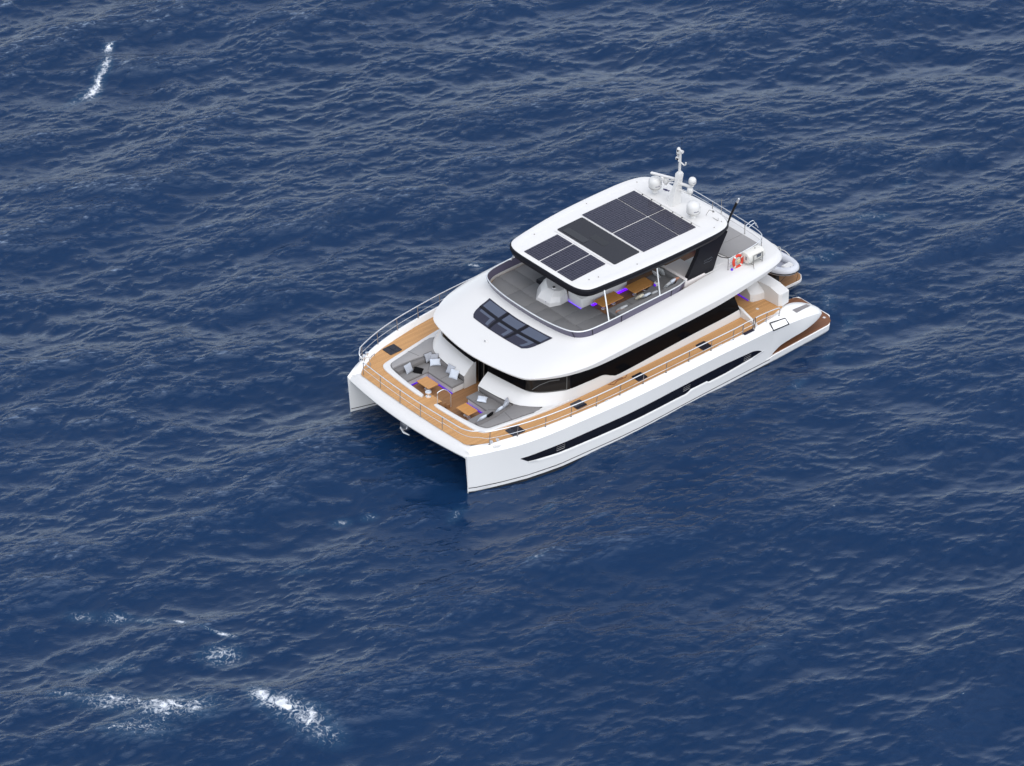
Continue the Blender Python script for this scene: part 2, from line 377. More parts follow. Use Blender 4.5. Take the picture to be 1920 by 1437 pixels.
    L.new(bp.outputs[0], b.inputs['Normal'])
    return m
WATER_A, WATER_B = (.0026, .0185, .058), (.0056, .0265, .078)
FOAM = [  # x, y, half length, half width, angle, strength
    (-17.2, -7.0, .9, .7, -.6, .85), (-18.0, -10.9, 1.1, .55, 1.2, 1.0), (-17.7, -12.2, 1.5, .8, -1.3, .92), (-17.4, -13.7, 1.6, .9, -1.35, .84), (-17.3, -15.0, 1.0, .7, -1.0, .7),
    (-21.6, -8.7, 2.2, 1.1, -.75, .85), (-23.2, -6.6, 2.0, .8, -.85, .74), (-23.6, -9.2, 1.7, .8, -.75, .66), (-20.6, -9.4, 1.2, .7, -.7, .7), (-24.6, -4.6, 1.0, .4, -.85, .6), (-16.1, -5.85, .55, .2, -1.2, 1.05), (-16.5, -4.8, 1.0, .13, -1.24, .85), (-17.0, -3.5, .5, .16, -1.1, .85),
    (-20.3, -.2, .8, .35, -.75, .62), (-19.2, -1.3, .9, .4, -.8, .6), (-18.2, -2.4, .8, .3, -.8, .55), (-22, -4, 1.5, .5, -.8, .5), (12.9, 42.5, .6, .28, .5, .95), (11.9, 41.4, 1.0, .3, .9, .85), (11.2, 40.8, 1.1, .34, .7, .9), (10.4, 40.2, 1.0, .3, .9, .88), (9.7, 39.6, 1.0, .36, .6, 1.0), (9.0, 39.4, .9, .2, .2, .8), (8.0, 39.4, 1.6, .3, .2, .45),
    (-6.2, -2.3, .5, .25, -.5, .6), (-5.0, -2.9, .4, .2, -.5, .55), (13.8, 11.0, .5, .15, -.7, .8), (27.8, -.7, .9, .35, -.6, .52), (28.8, -.9, .6, .25, -.6, .5), (36.8, 1.9, .5, .2, -.3, .5), (33.0, .5, 1.2, .4, -.6, .5),
    (25.4, -4.2, .8, .4, .9, .5), (24.9, -6.1, .8, .25, .4, .5), (18.9, -8.5, .6, .3, .3, .5), (22.1, -7.4, .5, .25, .3, .45), (-1.6, -5.6, .7, .3, .3, .5), (2.2, -8.0, .9, .3, .4, .4), (-10.5, -4.0, .8, .2, -.7, .5)]
build_sea()

# ------------------------------------------------------------------ the yacht
yacht = tag(empty('catamaran_yacht'), 'large white power catamaran with solar panels on its hardtop, floating on the blue sea', 'yacht')
WL = np.array([(0.02, 4.60), (.35, 4.78), (.8, 4.95), (1.57, 5.24), (3, 5.66), (4.72, 5.98), (6.6, 6.08), (8.5, 6.2), (10.1, 6.24), (11.6, 6.2), (14.7, 6.12), (17.5, 6.07), (19.8, 6.04), (23.6, 5.9), (24.15, 5.6)])
CR = np.array([(-.1, 4.6, 2.10), (.3, 4.83, 2.13), (.75, 5.07, 2.17), (2.0, 5.6, 2.22), (3.4, 5.96, 2.26), (5.57, 6.2, 2.3), (8.9, 6.4, 2.3), (11.3, 6.45, 2.3), (13.2, 6.42, 2.3), (15.6, 6.43, 2.3), (17.5, 6.45, 2.29), (18.75, 6.43, 2.25), (20, 6.38, 2.15)])
GW = np.array([(0, 4.42, 2.17), (.4, 4.56, 2.25), (1.0, 4.88, 2.43), (1.7, 5.15, 2.54), (2.5, 5.4, 2.58), (4.05, 5.72, 2.6), (5.6, 5.9, 2.6), (7.2, 6.03, 2.6), (8.9, 6.08, 2.6), (12, 6.1, 2.6), (17.3, 6.12, 2.6), (18.2, 6.02, 2.58), (19.4, 5.88, 2.5), (20, 5.75, 2.42)])
TK = np.array([(0, 3.9), (.35, 4.1), (.75, 4.45), (1.97, 5.03), (2.82, 5.25), (3.82, 5.43), (5.2, 5.65), (6.8, 5.78), (9, 5.87), (17, 5.9), (18.2, 5.78), (19.4, 5.62), (20.6, 5.44)])
IN = np.array([(0, 4.56), (.35, 4.43), (.7, 4.32), (1.45, 4.08), (3, 3.6), (6, 3.25), (19.5, 2.95), (23, 2.8), (24.2, 2.75)])
ip = lambda T, x, c=1: float(np.interp(x, T[:, 0], T[:, c]))
def ys(x, z):
    t = min(max(z/ip(CR, x, 2), 0), 1.2); a = ip(WL, x); return a+(ip(CR, x)-a)*t**1.3
def hull(sgn):
    g = G(); rings = []
    for x in [0.0, .05, .15, .3, .5, .8, 1.2, 1.7, 2.3, 3, 4, 5, 6, 7, 8, 9, 10, 11, 12, 13, 14, 15, 16, 17, 18, 18.6, 19.1]:
        rk = -.012*(1-x) if x < 1 else 0
        gy, gz = ip(GW, x), ip(GW, x, 2); cy, cz = ip(CR, x), ip(CR, x, 2)
        ko = ip(WL, x)-.55*min(1, x/2.5); mid = (ip(WL, x)+ip(IN, x))/2
        top = [(cy*.5+(gy+.09)*.5, cz*.5+(gz-.035)*.5), (gy+.09, gz-.035), (gy+.02, gz), (gy-.05, gz-.005), (ip(TK, x)+.01, min(2.36, gz)), (ip(TK, x)-.03, 2.30)] if x > .2 else [(cy-.03, cz), (cy-.08, cz-.02), (cy-.15, cz-.07), (cy-.25, cz-.13), (4.15, 1.92), (4.1, 1.9)]
        sec = [(mid, -.75), (ko, -.45), (ip(WL, x)-.01, -.05), (ys(x, .22), .22), (ys(x, .6), .6), (ys(x, 1.0), 1.0), (ys(x, 1.5), 1.5), (ys(x, 1.95), 1.95), (cy, cz)]+top+[(ip(IN, x)-.03, 1.95), (ip(IN, x)-.02, 1.2), (ip(IN, x), .4), (ip(IN, x), -.05), (ip(IN, x)+.3*min(1, x/2), -.5)]
        rings.append([(x+.10*max(0, (z-.2))/2*(-1)*(x < 1)*(1-x) if x < 1 else x, sgn*y, z) for y, z in sec])
    g.loft(rings, cap=True)
    # low aft part that carries the bathing step
    rings = []
    for x in (18.9, 19.6, 20.5, 21.5, 22.5, 23.2, 23.6, 23.9, 24.1, 24.22):
        o = ip(WL, x); e = max(0, x-23.4)/.82; o -= .35*e*e; i = ip(IN, x)+.18*e**3
        tp = .33 if x > 19.3 else .25
        rings.append([(x, sgn*y, z) for y, z in ((o-.4, -.6), (o-.02, -.05), (o+.02, .2), (o+.04, tp-.03), (o+.015, tp), (i+.03, tp), (i, .3), (i, -.05), (i+.3, -.6))])
    g.loft(rings, cap=True)
    # tapering aft fairing above the step
    S = [(19.08, [(6.077, .30), (6.213, 1.2), (6.417, 2.224), (6.21, 2.354), (6.0, 2.486), (5.92, 2.522), (5.64, 2.36), (5.3, 2.3), (5.2, .40)]),
         (19.75, [(6.12, .72), (6.26, 1.3), (6.39, 2.14), (6.18, 2.33), (5.93, 2.44), (5.76, 2.46), (5.55, 2.36), (5.25, 2.29), (5.1, .6)]),
         (20.5, [(6.14, .86), (6.25, 1.35), (6.33, 2.0), (6.12, 2.2), (5.85, 2.32), (5.6, 2.36), (5.35, 2.34), (5.15, 2.26), (4.9, .62)]),
         (21.5, [(6.14, .95), (6.2, 1.3), (6.2, 1.8), (6.0, 2.0), (5.75, 2.11), (5.5, 2.15), (5.2, 2.13), (4.95, 2.05), (4.85, .64)]),
         (22.3, [(6.02, 1.0), (6.06, 1.2), (6.03, 1.55), (5.86, 1.72), (5.65, 1.83), (5.45, 1.87), (5.15, 1.85), (4.92, 1.77), (4.88, .66)]),
         (22.9, [(5.84, 1.02), (5.87, 1.14), (5.84, 1.28), (5.72, 1.41), (5.57, 1.49), (5.42, 1.53), (5.2, 1.51), (5.0, 1.44), (4.95, .7)]),
         (23.22, [(5.66, 1.0), (5.68, 1.07), (5.65, 1.14), (5.57, 1.21), (5.48, 1.26), (5.38, 1.28), (5.25, 1.27), (5.13, 1.22), (5.1, .75)]),
         (23.36, [(5.5, .98), (5.5, 1.0), (5.48, 1.04), (5.45, 1.06), (5.42, 1.08), (5.38, 1.08), (5.33, 1.08), (5.3, 1.06), (5.3, .9)])]
    xs = cr([(a,) + tuple(c for p in b for c in p) for a, b in S], 4)
    g.loft([[(q[0], sgn*q[1+2*i], q[2+2*i]) for i in range(9)] for q in xs], cap=True)
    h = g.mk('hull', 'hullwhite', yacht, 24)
    # waterline: dark bottom paint, white boot, thin black stripe, each proud of the hull
    X = list(np.linspace(.02, 19.15, 60))
    def band(name, z0, z1, off, mat, both=True):
        b = G(); b.loft([[(x, sgn*(ys(x, z0)+off), z0), (x, sgn*(ys(x, z1)+off), z1)] for x in X], closed=False)
        if both: b.loft([[(x, sgn*(ip(IN, x)-off), z0), (x, sgn*(ip(IN, x)-off), z1)] for x in X[:30]], closed=False)
        return b.mk(name, mat, h)
    band('boot_stripe', .13, .175, .006, 'black'); band('bottom_paint', -.4, -.06, .005, 'antifoul')
    # long dark window let into the side, three lengths
    T = np.array([(2.53, 1.33), (3.5, 1.38), (4.6, 1.41), (9.2, 1.42), (12, 1.46), (15.8, 1.47), (17.7, 1.38), (18.1, 1.27), (18.42, 1.05)])
    B = np.array([(2.53, 1.31), (2.95, 1.02), (4.07, .94), (5.4, .89), (7, .85), (10.3, .84), (12.4, .83), (13.05, .81), (13.2, .84), (13.42, .95), (14.5, .93), (14.58, .92), (14.64, .82), (15.9, .82), (16.8, .88), (17.8, .96), (18.42, 1.04)])
    for a, b_ in ((2.53, 7.42), (7.42, 13.02), (13.02, 18.42)):
        w = G(); xs = sorted(set([a, b_]+[x for x in np.linspace(a, b_, 24)]+[x for x in B[:, 0] if a < x < b_]))
        rings = []
        for x in xs:
            zt, zb = ip(T, x), ip(B, x); zz = [zb+(zt-zb)*k/3 for k in range(4)]
            rings.append([(x, sgn*(ys(x, z)+.008), z) for z in zz])
        w.loft(rings, closed=False); w.mk('hull_window', 'hullglass', h)
    # bright ledge under the window
    lg = G(); rings = []
    for x in np.linspace(2.95, 18.6, 70):
        zb = ip(B, x)-.015; e = min(1, (x-2.9)/.6, (18.65-x)/.8); e = max(e, .02)
        y0, y1 = ys(x, zb), ys(x, zb-.1)
        rings.append([(x, sgn*(y0-.02), zb+.002), (x, sgn*(y0+.012), zb), (x, sgn*(y1+.045*e), zb-.09), (x, sgn*(y1-.02), zb-.13)])
    lg.loft(rings); lg.mk('window_ledge', 'hullwhite', h, 60)
    for x0, x1 in ((4.56, 5.06), (12.85, 13.33), (17.12, 17.6)):
        v = G(); zt, zb = 1.30, 1.07
        if x0 > 17: zt, zb = 1.27, 1.02
        c = [(x0, sgn*(ys(x0, zb)+.014), zb), (x1, sgn*(ys(x1, zb)+.014), zb), (x1, sgn*(ys(x1, zt)+.014), zt), (x0, sgn*(ys(x0, zt)+.014), zt)]
        v.tube([c[0], c[1], c[2], c[3], c[0]], .011, 5)
        m1 = [(a+b)/2 for a, b in zip(c[0], c[3])]; m2 = [(a+b)/2 for a, b in zip(c[1], c[2])]; v.tube([m1, m2], .008, 5)
        v.mk('opening_port', 'dullsteel', h)
    return h
hp = hull(-1); hs = hull(1)
# dark rubbing line down the inside of the starboard bow
g = G(); g.tube([(.42, 4.41, 1.62), (.65, 4.325, 1.35), (1.0, 4.215, .95), (1.4, 4.08, .5), (1.55, 4.04, .2)], .022, 5); g.mk('chafe_strip', 'rubber', hs)

# bridge deck between the hulls, with the rounded front beam
def bridge():
    g = G(); rings = []
    for y, e in ((-4.62, -.02), (-4.5, -.08), (-4.2, -.14), (-3.6, -.22), (-3, -.29), (-2, -.39), (-1, -.44), (0, -.46), (1, -.44), (2, -.39), (3, -.29), (3.6, -.22), (4.2, -.14), (4.5, -.08), (4.62, -.02)):
        d = min(1, max(0, (4.62-abs(y))/.6)); dz = .17*(1-d)**1.5
        rings.append([(x, y, z) for x, z in ((.55, 2.31-dz), (.32, 2.335-dz), (.12, 2.29-dz), (e+.2, 2.2-.8*dz), (e+.06, 2.1-.4*dz), (e, 2.0), (e+.05, 1.9), (e+.22, 1.78+.0*d), (.7, 1.5), (1.6, 1.28), (3.5, 1.12), (20.6, 1.12), (20.9, 1.25), (20.92, 2.3))])
    g.loft(rings, closed=False)
    g.loft([[(20.9, y, 1.2), (20.9, y, 2.33)] for y in (-4.9, 4.9)], closed=False)
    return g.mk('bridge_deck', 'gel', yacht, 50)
bridge()

# main deck in teak, open over the sunken lounge
lounge_out = cr([(1.30, .47), (1.27, .9), (1.30, 1.6), (1.35, 2.4), (1.42, 3.3), (1.49, 3.66), (1.62, 3.9), (1.86, 4.02), (2.42, 4.12), (3.4, 4.27), (4.43, 4.42), (5.6, 4.56), (6.6, 4.62)], 4)
lounge_in = cr([(1.5, .55), (1.53, .9), (1.56, 1.6), (1.63, 2.4), (1.74, 3.2), (1.82, 3.5), (1.94, 3.7), (2.16, 3.82), (2.9, 3.95), (4.02, 4.14), (4.66, 4.26), (5.0, 4.30), (5.16, 4.24)], 4)
tko = [(x, ip(TK, x)) for x in (.34, .45, .6, .75, 1.2, 1.97, 2.82, 3.82, 5.2, 6.8, 9, 13, 17, 18.2, 19.4, 20.2)]
tko = [(.3, 3.95)]+tko+[(20.7, 5.3), (20.85, 4.9), (20.85, 0)]
outer = mir([(p[0], p[1]) for p in tko])[:-1]+[(20.85, 0)]+[(p[0], p[1]) for p in tko][:-1][::-1]+[(.22, 2), (.2, 0), (.22, -2)]
SY0, SY1 = -.44, .50
hole = [(1.86, SY0)]+[(1.4, SY0)]+mir(lounge_out)+[(6.6, 4.62)]+lounge_out[::-1]+[(1.4, SY1), (1.86, SY1)]
v, f = polyfill(outer, [hole], 2.36)
mk('main_deck', v, f, 'teak', yacht, 0)
# white plinth along the cabin side, side strips
g = G()
for s in (-1, 1):
    c = G(); lo, li = (lounge_out, lounge_in) if s > 0 else (mir(lounge_out), mir(lounge_in))
    n = min(len(lo), len(li)); zt = 2.455
    rings = []
    for (a, b), (c_, d) in zip(lo[:n], li[:n]):
        mx, my = a+(c_-a)*.18, b+(d-b)*.18; nx, ny = a+(c_-a)*.82, b+(d-b)*.82
        rings.append([(a, b, 2.33), (a, b, zt-.035), (mx, my, zt), (nx, ny, zt), (c_, d, zt-.03), (c_, d, 1.76)])
    c.loft(rings, closed=False)
    c.add([rings[0][i] for i in range(6)], [tuple(range(6))])
    e0 = lounge_out[0]
    # broad white shelf behind the pads
    sh = [(5.16, 4.24), (4.4, 4.42*1), (5.6, 4.57), (6.6, 4.63), (8.2, 4.66), (8.2, 4.2), (6, 3.9)]
    pts = [(4.62, 4.26), (4.43, 4.4), (5.6, 4.555), (6.6, 4.62), (8.3, 4.66), (8.3, 4.3), (5.6, 3.9), (5.2, 4.2)]
    c.prism([(x, s*y) for x, y in pts], 2.34, 2.45)
    c.mk('lounge_coaming', 'gel', yacht, 40)
# sunken floor and steps
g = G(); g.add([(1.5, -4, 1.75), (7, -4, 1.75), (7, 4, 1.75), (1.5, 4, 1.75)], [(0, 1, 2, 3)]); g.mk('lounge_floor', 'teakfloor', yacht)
g = G()
for k in range(2): g.box((2.0+.28*k, (SY0+SY1)/2, 2.16-.2*k-.12), (.28, SY1-SY0-.004, .24))
g.box((1.78, (SY0+SY1)/2, 2.03), (.16, SY1-SY0-.004, .6))
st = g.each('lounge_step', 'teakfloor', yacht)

# sofas of the bow lounge
def prismo(pts, z0, z1, name, mat, parent, ch=.03):
    return G().prism(pts, z0, z1, ch).mk(name, mat, parent, 50)
def lounge_sofa(s):
    m = lambda P: [(x, s*y) for x, y in P]
    e = .42 if s > 0 else .70
    root = empty('lounge_sofa', (0, 0, 0), yacht)
    seat = m([(1.72, 2.32), (3.22, 2.30), (3.22, e), (3.98, e), (4.02, 1.4), (4.15, 2.4), (4.2, 3.02), (1.9, 3.06)])
    base = m([(1.7, 2.4), (3.30, 2.38), (3.30, e+.03), (4.1, e+.03), (4.3, 3.2), (1.72, 3.2)])
    prismo(base, 1.74, 2.08, 'sofa_base', 'gel', root, .01)
    prismo(seat, 2.08, 2.21, 'seat_cushion', 'grey', root, .035)
    br = m([(1.84, 2.98), (4.05, 2.95), (4.05, e), (4.17, e), (4.24, 2.3), (4.34, 3.2), (1.80, 3.34)])
    prismo(br, 2.15, 2.43, 'backrest', 'greydark', root, .04)
    for a, b in (((3.22, 2.30), (3.9, 2.9)), ):
        pass
    g = G(); g.tube([(3.24, s*2.32, 2.213), (3.98, s*2.95, 2.213)], .008, 5); g.tube([(3.225, s*1.3, 2.213), (4.0, s*1.33, 2.213)], .006, 5); g.each('seam', 'seam', root)
    # purple light under the seat edge
    g = G(); g.box((3.235, s*(2.36+e)/2, 1.775), (.05, (2.36-e), .05)); g.box((2.5, s*2.34, 1.775), (1.5, .05, .05)); g.mk('led_strip', 'led', root)
    # flat pad above the backrest
    pin = [p for p in lounge_in]
    pad = [(x+.03, y-.035) for x, y in pin if y > 3.3 and x < 5.0]+[(5.06, 4.22), (5.16, 4.12), (4.8, 3.76), (4.47, 3.36), (4.3, 3.0), (4.2, 3.12)]+[(3.1, 3.32), (1.86, 3.36)]
    p = prismo(m(pad), 2.36, 2.475, 'sun_pad', 'grey' if s < 0 else 'greylight', root, .02)
    g = G(); g.tube([(3.5, s*3.3, 2.475), (3.35, s*4.02, 2.475)], .009, 5); g.each('seam', 'seam', p)
lounge_sofa(-1); lounge_sofa(1)

# cabin: sloping front panels, low side walls, windows
BASE = [(3.99, 9, 2.5), (4.03, 1.3, 2.5), (4.11, 2.0, 2.48), (4.28, 2.9, 2.47), (4.46, 3.35, 2.46), (4.8, 3.8, 2.455), (5.25, 4.16, 2.45), (6.0, 4.46, 2.44), (6.75, 4.60, 2.42), (8.0, 4.66, 2.37), (8.9, 4.67, 2.35), (9.6, 4.67, 2.35), (10.1, 4.67, 2.35), (13.1, 4.68, 2.35), (15.1, 4.66, 2.35), (17.2, 4.63, 2.35), (18.4, 4.6, 2.35)]
SILL = [(4.62, 9, 3.05), (4.7, 1.3, 3.03), (4.8, 2.0, 3.01), (4.93, 2.9, 3.0), (5.05, 3.35, 3.0), (5.35, 3.72, 3.0), (5.73, 4.01, 3.0), (6.25, 4.3, 3.0), (6.75, 4.5, 3.0), (7.99, 4.6, 3.0), (8.9, 4.63, 2.96), (9.5, 4.64, 2.68), (10.1, 4.645, 2.58), (13.1, 4.65, 2.72), (15.1, 4.63, 2.78), (17.2, 4.6, 2.8), (18.3, 4.56, 2.83)]
def side_lines(s):
    y0 = .38 if s > 0 else .70
    b = cr([(x, s*(y0 if y == 9 else y), z) for x, y, z in BASE], 4); t = cr([(x, s*(y0 if y == 9 else y), z) for x, y, z in SILL], 4)
    return b, t, y0
cabin = G()
PANES = {}
for s in (-1, 1):
    b, t, y0 = side_lines(s)
    mid = [tuple(np.array(p)*.45+np.array(q)*.55+np.array((0, 0, .035))) for p, q in zip(b, t)]
    lip = [(q[0]+(.10 if i < 26 else .0), q[1]-s*(.0 if i < 18 else .03), q[2]+.004) for i, q in enumerate(t)]
    cabin.loft([[p, mm, q, l] for p, mm, q, l in zip(b, mid, t, lip)], closed=False)
    # corridor wall beside the door
    cabin.add([(3.99, s*y0, 1.75), (3.99, s*y0, 2.5), (mid[0]), (4.62, s*y0, 3.05), (4.78, s*y0, 3.05), (4.78, s*y0, 1.75)], [(0, 1, 2, 3, 4, 5)])
    PANES[s] = cr([(x, s*(y0 if y == 9 else y), z) for x, y, z in SILL], 16)
# aft corner wings and aft wall
for s in (-1, 1):
    w = [(4.2, 2.36), (4.2, 2.86), (4.6, 2.84), (4.85, 2.74), (5.3, 2.6), (5.6, 2.46), (5.76, 2.37)]
    cabin.loft([[(x, s*y, z) for y, z in w] for x in (18.38, 18.52)], cap=True)
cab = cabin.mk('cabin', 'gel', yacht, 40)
g = G()
for s in (-1, 1):
    t = PANES[s]
    def top(q, off=0):
        fx = .22 if q[0] < 5.6 else .22*max(0, (7-q[0])/1.4)
        return (q[0]+fx, q[1]-s*.06, 4.06)
    def strip(a, b, off, name, mat):
        w = G(); rings = []
        for q in t[a:b+1]:
            u = top(q); qx = q[2]+.006
            if q[0] > 17.6: k = (18.3-q[0])/.7; u = (u[0]-.45*(1-k), u[1], u[2])
            nx, ny = (-off, s*0) if q[0] < 5.1 else ((-off*.5, s*off*.85) if q[0] < 6.4 else (0, s*off))
            rings.append([(q[0]+nx+.04, q[1]+ny-s*.01, qx), (u[0]+nx, u[1]+ny, 4.06)])
        w.loft(rings, closed=False); return w.mk(name, mat, cab, 30)
    n = len(t)-1
    strip(0, n, -.03, 'window_frame', 'black')
    for a, b in ((0, 54), (55, 128), (129, 202), (202, 226), (226, n)):
        pn = strip(a, b, .0, 'saloon_window', 'blackglass' if a != 55 else 'clearglass')
        if a == 55:
            q0, q1 = t[a+2], t[b-4]; u1 = top(q1)
            G().tube([(q1[0], q1[1]+s*.012, q1[2]+.06), (u1[0], u1[1]+s*.012, 3.9)], .02, 5).mk('pane_edge', 'paneedge', pn)
            G().tube([(p[0], p[1]+s*.012, p[2]+.07) for p in t[a+3:b-3]], .012, 5).mk('pane_edge', 'paneedge', pn)
            w = [(np.array(t[a+k])*(1-f)+np.array(top(t[a+k]))*f) for k, f in ((14, .15), (26, .42), (42, .60), (56, .62))]; G().tube([(p[0], p[1]+s*.008, p[2]) for p in w], .02, 5).mk('wiper', 'paneedge', pn)
# sliding door between the front panels
d = empty('saloon_door', (0, 0, 0), yacht)
G().box((4.98, .16, 2.85), (.04, .42, 2.16)).mk('door_leaf', 'blackglass', d); G().box((5.08, -.26, 2.85), (.04, .44, 2.16)).mk('door_leaf', 'blackglass', d)
gg = G()
for y in (.375, -.05, -.48, -.69): gg.box((4.95, y, 2.87), (.05, .035, 2.2))
gg.mk('door_frame', 'dullsteel', d)
G().box((5.2, -.2, 2.8), (.03, 1.3, 2.2)).mk('dark_interior', 'black', d)
G().box((18.36, 0, 3.2), (.05, 7.4, 1.68)).mk('aft_door_glass', 'blackglass', cab)

# upper moulding: brow over the windows, flybridge sides, aft deck
KEY = [  # lip, fascia top, mid, shoulder, inner edge  (x, y, z)
 [(4.02, 0, 4.0), (4.0, 0, 4.07), (5.6, 0, 4.46), (7.2, 0, 4.68), (7.70, 0, 4.9)],
 [(4.10, 1.2, 4.0), (4.08, 1.2, 4.07), (5.65, 1.15, 4.46), (7.2, 1.1, 4.68), (7.73, 1.2, 4.9)],
 [(4.28, 2.28, 4.0), (4.26, 2.28, 4.07), (5.8, 2.05, 4.47), (7.3, 2.0, 4.69), (7.83, 2.2, 4.9)],
 [(4.45, 3.0, 4.0), (4.43, 3.0, 4.08), (6.0, 2.75, 4.48), (7.45, 2.72, 4.71), (7.97, 2.86, 4.9)],
 [(4.68, 3.55, 4.0), (4.66, 3.56, 4.09), (6.3, 3.25, 4.5), (7.7, 3.22, 4.72), (8.14, 3.28, 4.9)],
 [(5.2, 4.0, 4.0), (5.18, 4.02, 4.11), (6.8, 3.7, 4.52), (8.05, 3.6, 4.74), (8.4, 3.53, 4.9)],
 [(5.9, 4.4, 4.0), (5.9, 4.42, 4.14), (7.3, 4.05, 4.52), (8.5, 3.84, 4.75), (8.74, 3.68, 4.9)],
 [(6.62, 4.68, 4.0), (6.62, 4.7, 4.17), (7.8, 4.3, 4.53), (8.95, 3.97, 4.77), (9.1, 3.73, 4.9)],
 [(7.6, 4.9, 4.0), (7.6, 4.92, 4.2), (8.5, 4.5, 4.56), (9.5, 4.05, 4.78), (9.6, 3.75, 4.9)],
 [(8.7, 5.0, 4.0), (8.7, 5.01, 4.26), (9.3, 4.6, 4.6), (10.2, 4.1, 4.82), (10.4, 3.76, 4.9)],
 [(10.8, 5.0, 4.0), (10.8, 5.01, 4.32), (11, 4.62, 4.66), (11.5, 4.12, 4.85), (11.9, 3.72, 4.9)],
 [(13, 4.98, 4.0), (13, 4.98, 4.35), (13, 4.6, 4.7), (13.2, 4.1, 4.87), (13.2, 3.7, 4.92)],
 [(15.3, 4.93, 4.0), (15.3, 4.93, 4.36), (15.3, 4.56, 4.73), (15.2, 4.1, 4.92), (14.8, 3.67, 4.95)],
 [(17.1, 4.9, 4.08), (17.1, 4.89, 4.39), (17.1, 4.54, 4.77), (17.1, 4.12, 4.94), (17, 3.5, 4.98)],
 [(18.9, 4.8, 4.22), (18.9, 4.81, 4.47), (18.9, 4.5, 4.79), (18.9, 4.14, 4.94), (18.8, 3.4, 4.97)],
 [(20.4, 4.72, 4.42), (20.4, 4.75, 4.6), (20.3, 4.55, 4.82), (20.3, 4.3, 4.92), (20.2, 3.3, 4.96)],
 [(21.15, 4.5, 4.52), (21.2, 4.56, 4.67), (21.1, 4.44, 4.86), (21, 4.25, 4.93), (20.8, 3.3, 4.96)],
 [(21.55, 4.05, 4.55), (21.62, 4.1, 4.7), (21.53, 4.02, 4.88), (21.42, 3.92, 4.94), (21, 3.2, 4.96)],
 [(21.75, 3, 4.55), (21.82, 3, 4.7), (21.74, 3, 4.88), (21.62, 3, 4.94), (21.05, 2.9, 4.96)],
 [(21.85, 1.5, 4.55), (21.92, 1.5, 4.7), (21.84, 1.5, 4.88), (21.7, 1.5, 4.94), (21.1, 1.5, 4.96)],
 [(21.88, 0, 4.55), (21.95, 0, 4.7), (21.87, 0, 4.88), (21.73, 0, 4.94), (21.12, 0, 4.96)]]
loops = []
for j in range(5):
    half = [k[j] for k in KEY]; full = mir(half) + [(p[0], p[1], p[2]) for p in half[1:-1]][::-1]
    loops.append(cr(full, 3, closed=True))
LIP, FAS, MID, SHO, TOPE = loops
for a in SHO: pass
und = [(x+(.5 if x < 6 else (0.1 if x < 17 else -.6)), y*(.90), z+.04) for x, y, z in LIP]
und2 = [(x, y*.5, z+.03) for x, y, z in und]
FLOOR_Z = 4.66
inn = [(x, y*.995, FLOOR_Z) for x, y, z in TOPE]
fly = G()
def blend(A, B, t, lift): return [tuple(np.array(a)*(1-t)+np.array(b)*t+np.array((0, 0, lift))) for a, b in zip(A, B)]
fly.loft([und2, und, LIP, FAS, blend(FAS, MID, .5, .045), MID, blend(MID, SHO, .5, .02), SHO, TOPE, inn])
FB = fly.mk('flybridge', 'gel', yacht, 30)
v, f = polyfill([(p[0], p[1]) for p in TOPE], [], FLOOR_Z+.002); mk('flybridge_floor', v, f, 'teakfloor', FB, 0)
v, f = polyfill([(p[0], p[1]) for p in und2], [], 4.1); mk('saloon_ceiling', v, f, 'gel', FB, 0)

# skylight in the brow: dark glass following the slope, with white-grey blinds under it
def brow_z(x, y):
    a = np.interp(x, [4.0, 4.8, 5.6, 6.4, 7.2, 7.7], [4.07, 4.31, 4.475, 4.60, 4.685, 4.9])
    return float(a)
def xcurve(x, y): return x+.045*y*y*(.6 if x > 6.6 else .75)
def light(name, pts_fn, off, mat, parent, nu=14, nv=6):
    g = G(); rings = []
    for i in range(nu+1):
        rings.append([pts_fn(i/nu, j/nv, off) for j in range(nv+1)])
    g.loft(rings, closed=False); return g.mk(name, mat, parent, 60)
SPX = [(x, z) for x, z in ((4.0, 4.07), (4.8, 4.315), (5.6, 4.505), (6.4, 4.63), (7.2, 4.705))]
from mathutils.bvhtree import BVHTree
_bm = bmesh.new(); _bm.from_mesh(FB.data); BV = BVHTree.FromBMesh(_bm)
def down(x, y, z=6, off=0.0):
    h = BV.ray_cast(Vector((x, y, z)), Vector((0, 0, -1)))
    return h[0]+h[1]*off*(1 if h[1].z > 0 else -1) if h[0] else Vector((x, y, 4.5))
def sky_pt(u, w, off):
    # u across (-1..1 in y), w fore-aft
    yy = (u*2-1)
    half = np.interp(w, [0, .1, .25, .6, 1], [1.85, 2.05, 2.2, 2.33, 2.42])
    y = yy*half; x = 5.78+(7.28-5.78)*w; x += .05*y*y*.55
    return down(x, y, 6, off)
SK = light('skylight', sky_pt, .012, 'smoke', FB, 24, 10)
def bar(a, b, wd, name, mat, off=.022):
    g = G(); n = 12; rings = []
    for i in range(n+1):
        t = i/n; u0 = a[0]+(b[0]-a[0])*t; w0 = a[1]+(b[1]-a[1])*t
        if abs(b[0]-a[0]) > .2: rings.append([sky_pt(u0, w0-wd/1.5, off), sky_pt(u0, w0+wd/1.5, off)])
        else: rings.append([sky_pt(u0-wd/4.5, w0, off), sky_pt(u0+wd/4.5, w0, off)])
    g.loft(rings, closed=False); return g.mk(name, mat, SK, 60)
bar((0, .52), (1, .52), .085, 'glazing_bar', 'black'); bar((.345, 0), (.345, 1), .085, 'glazing_bar', 'black'); bar((.655, 0), (.655, 1), .085, 'glazing_bar', 'black')
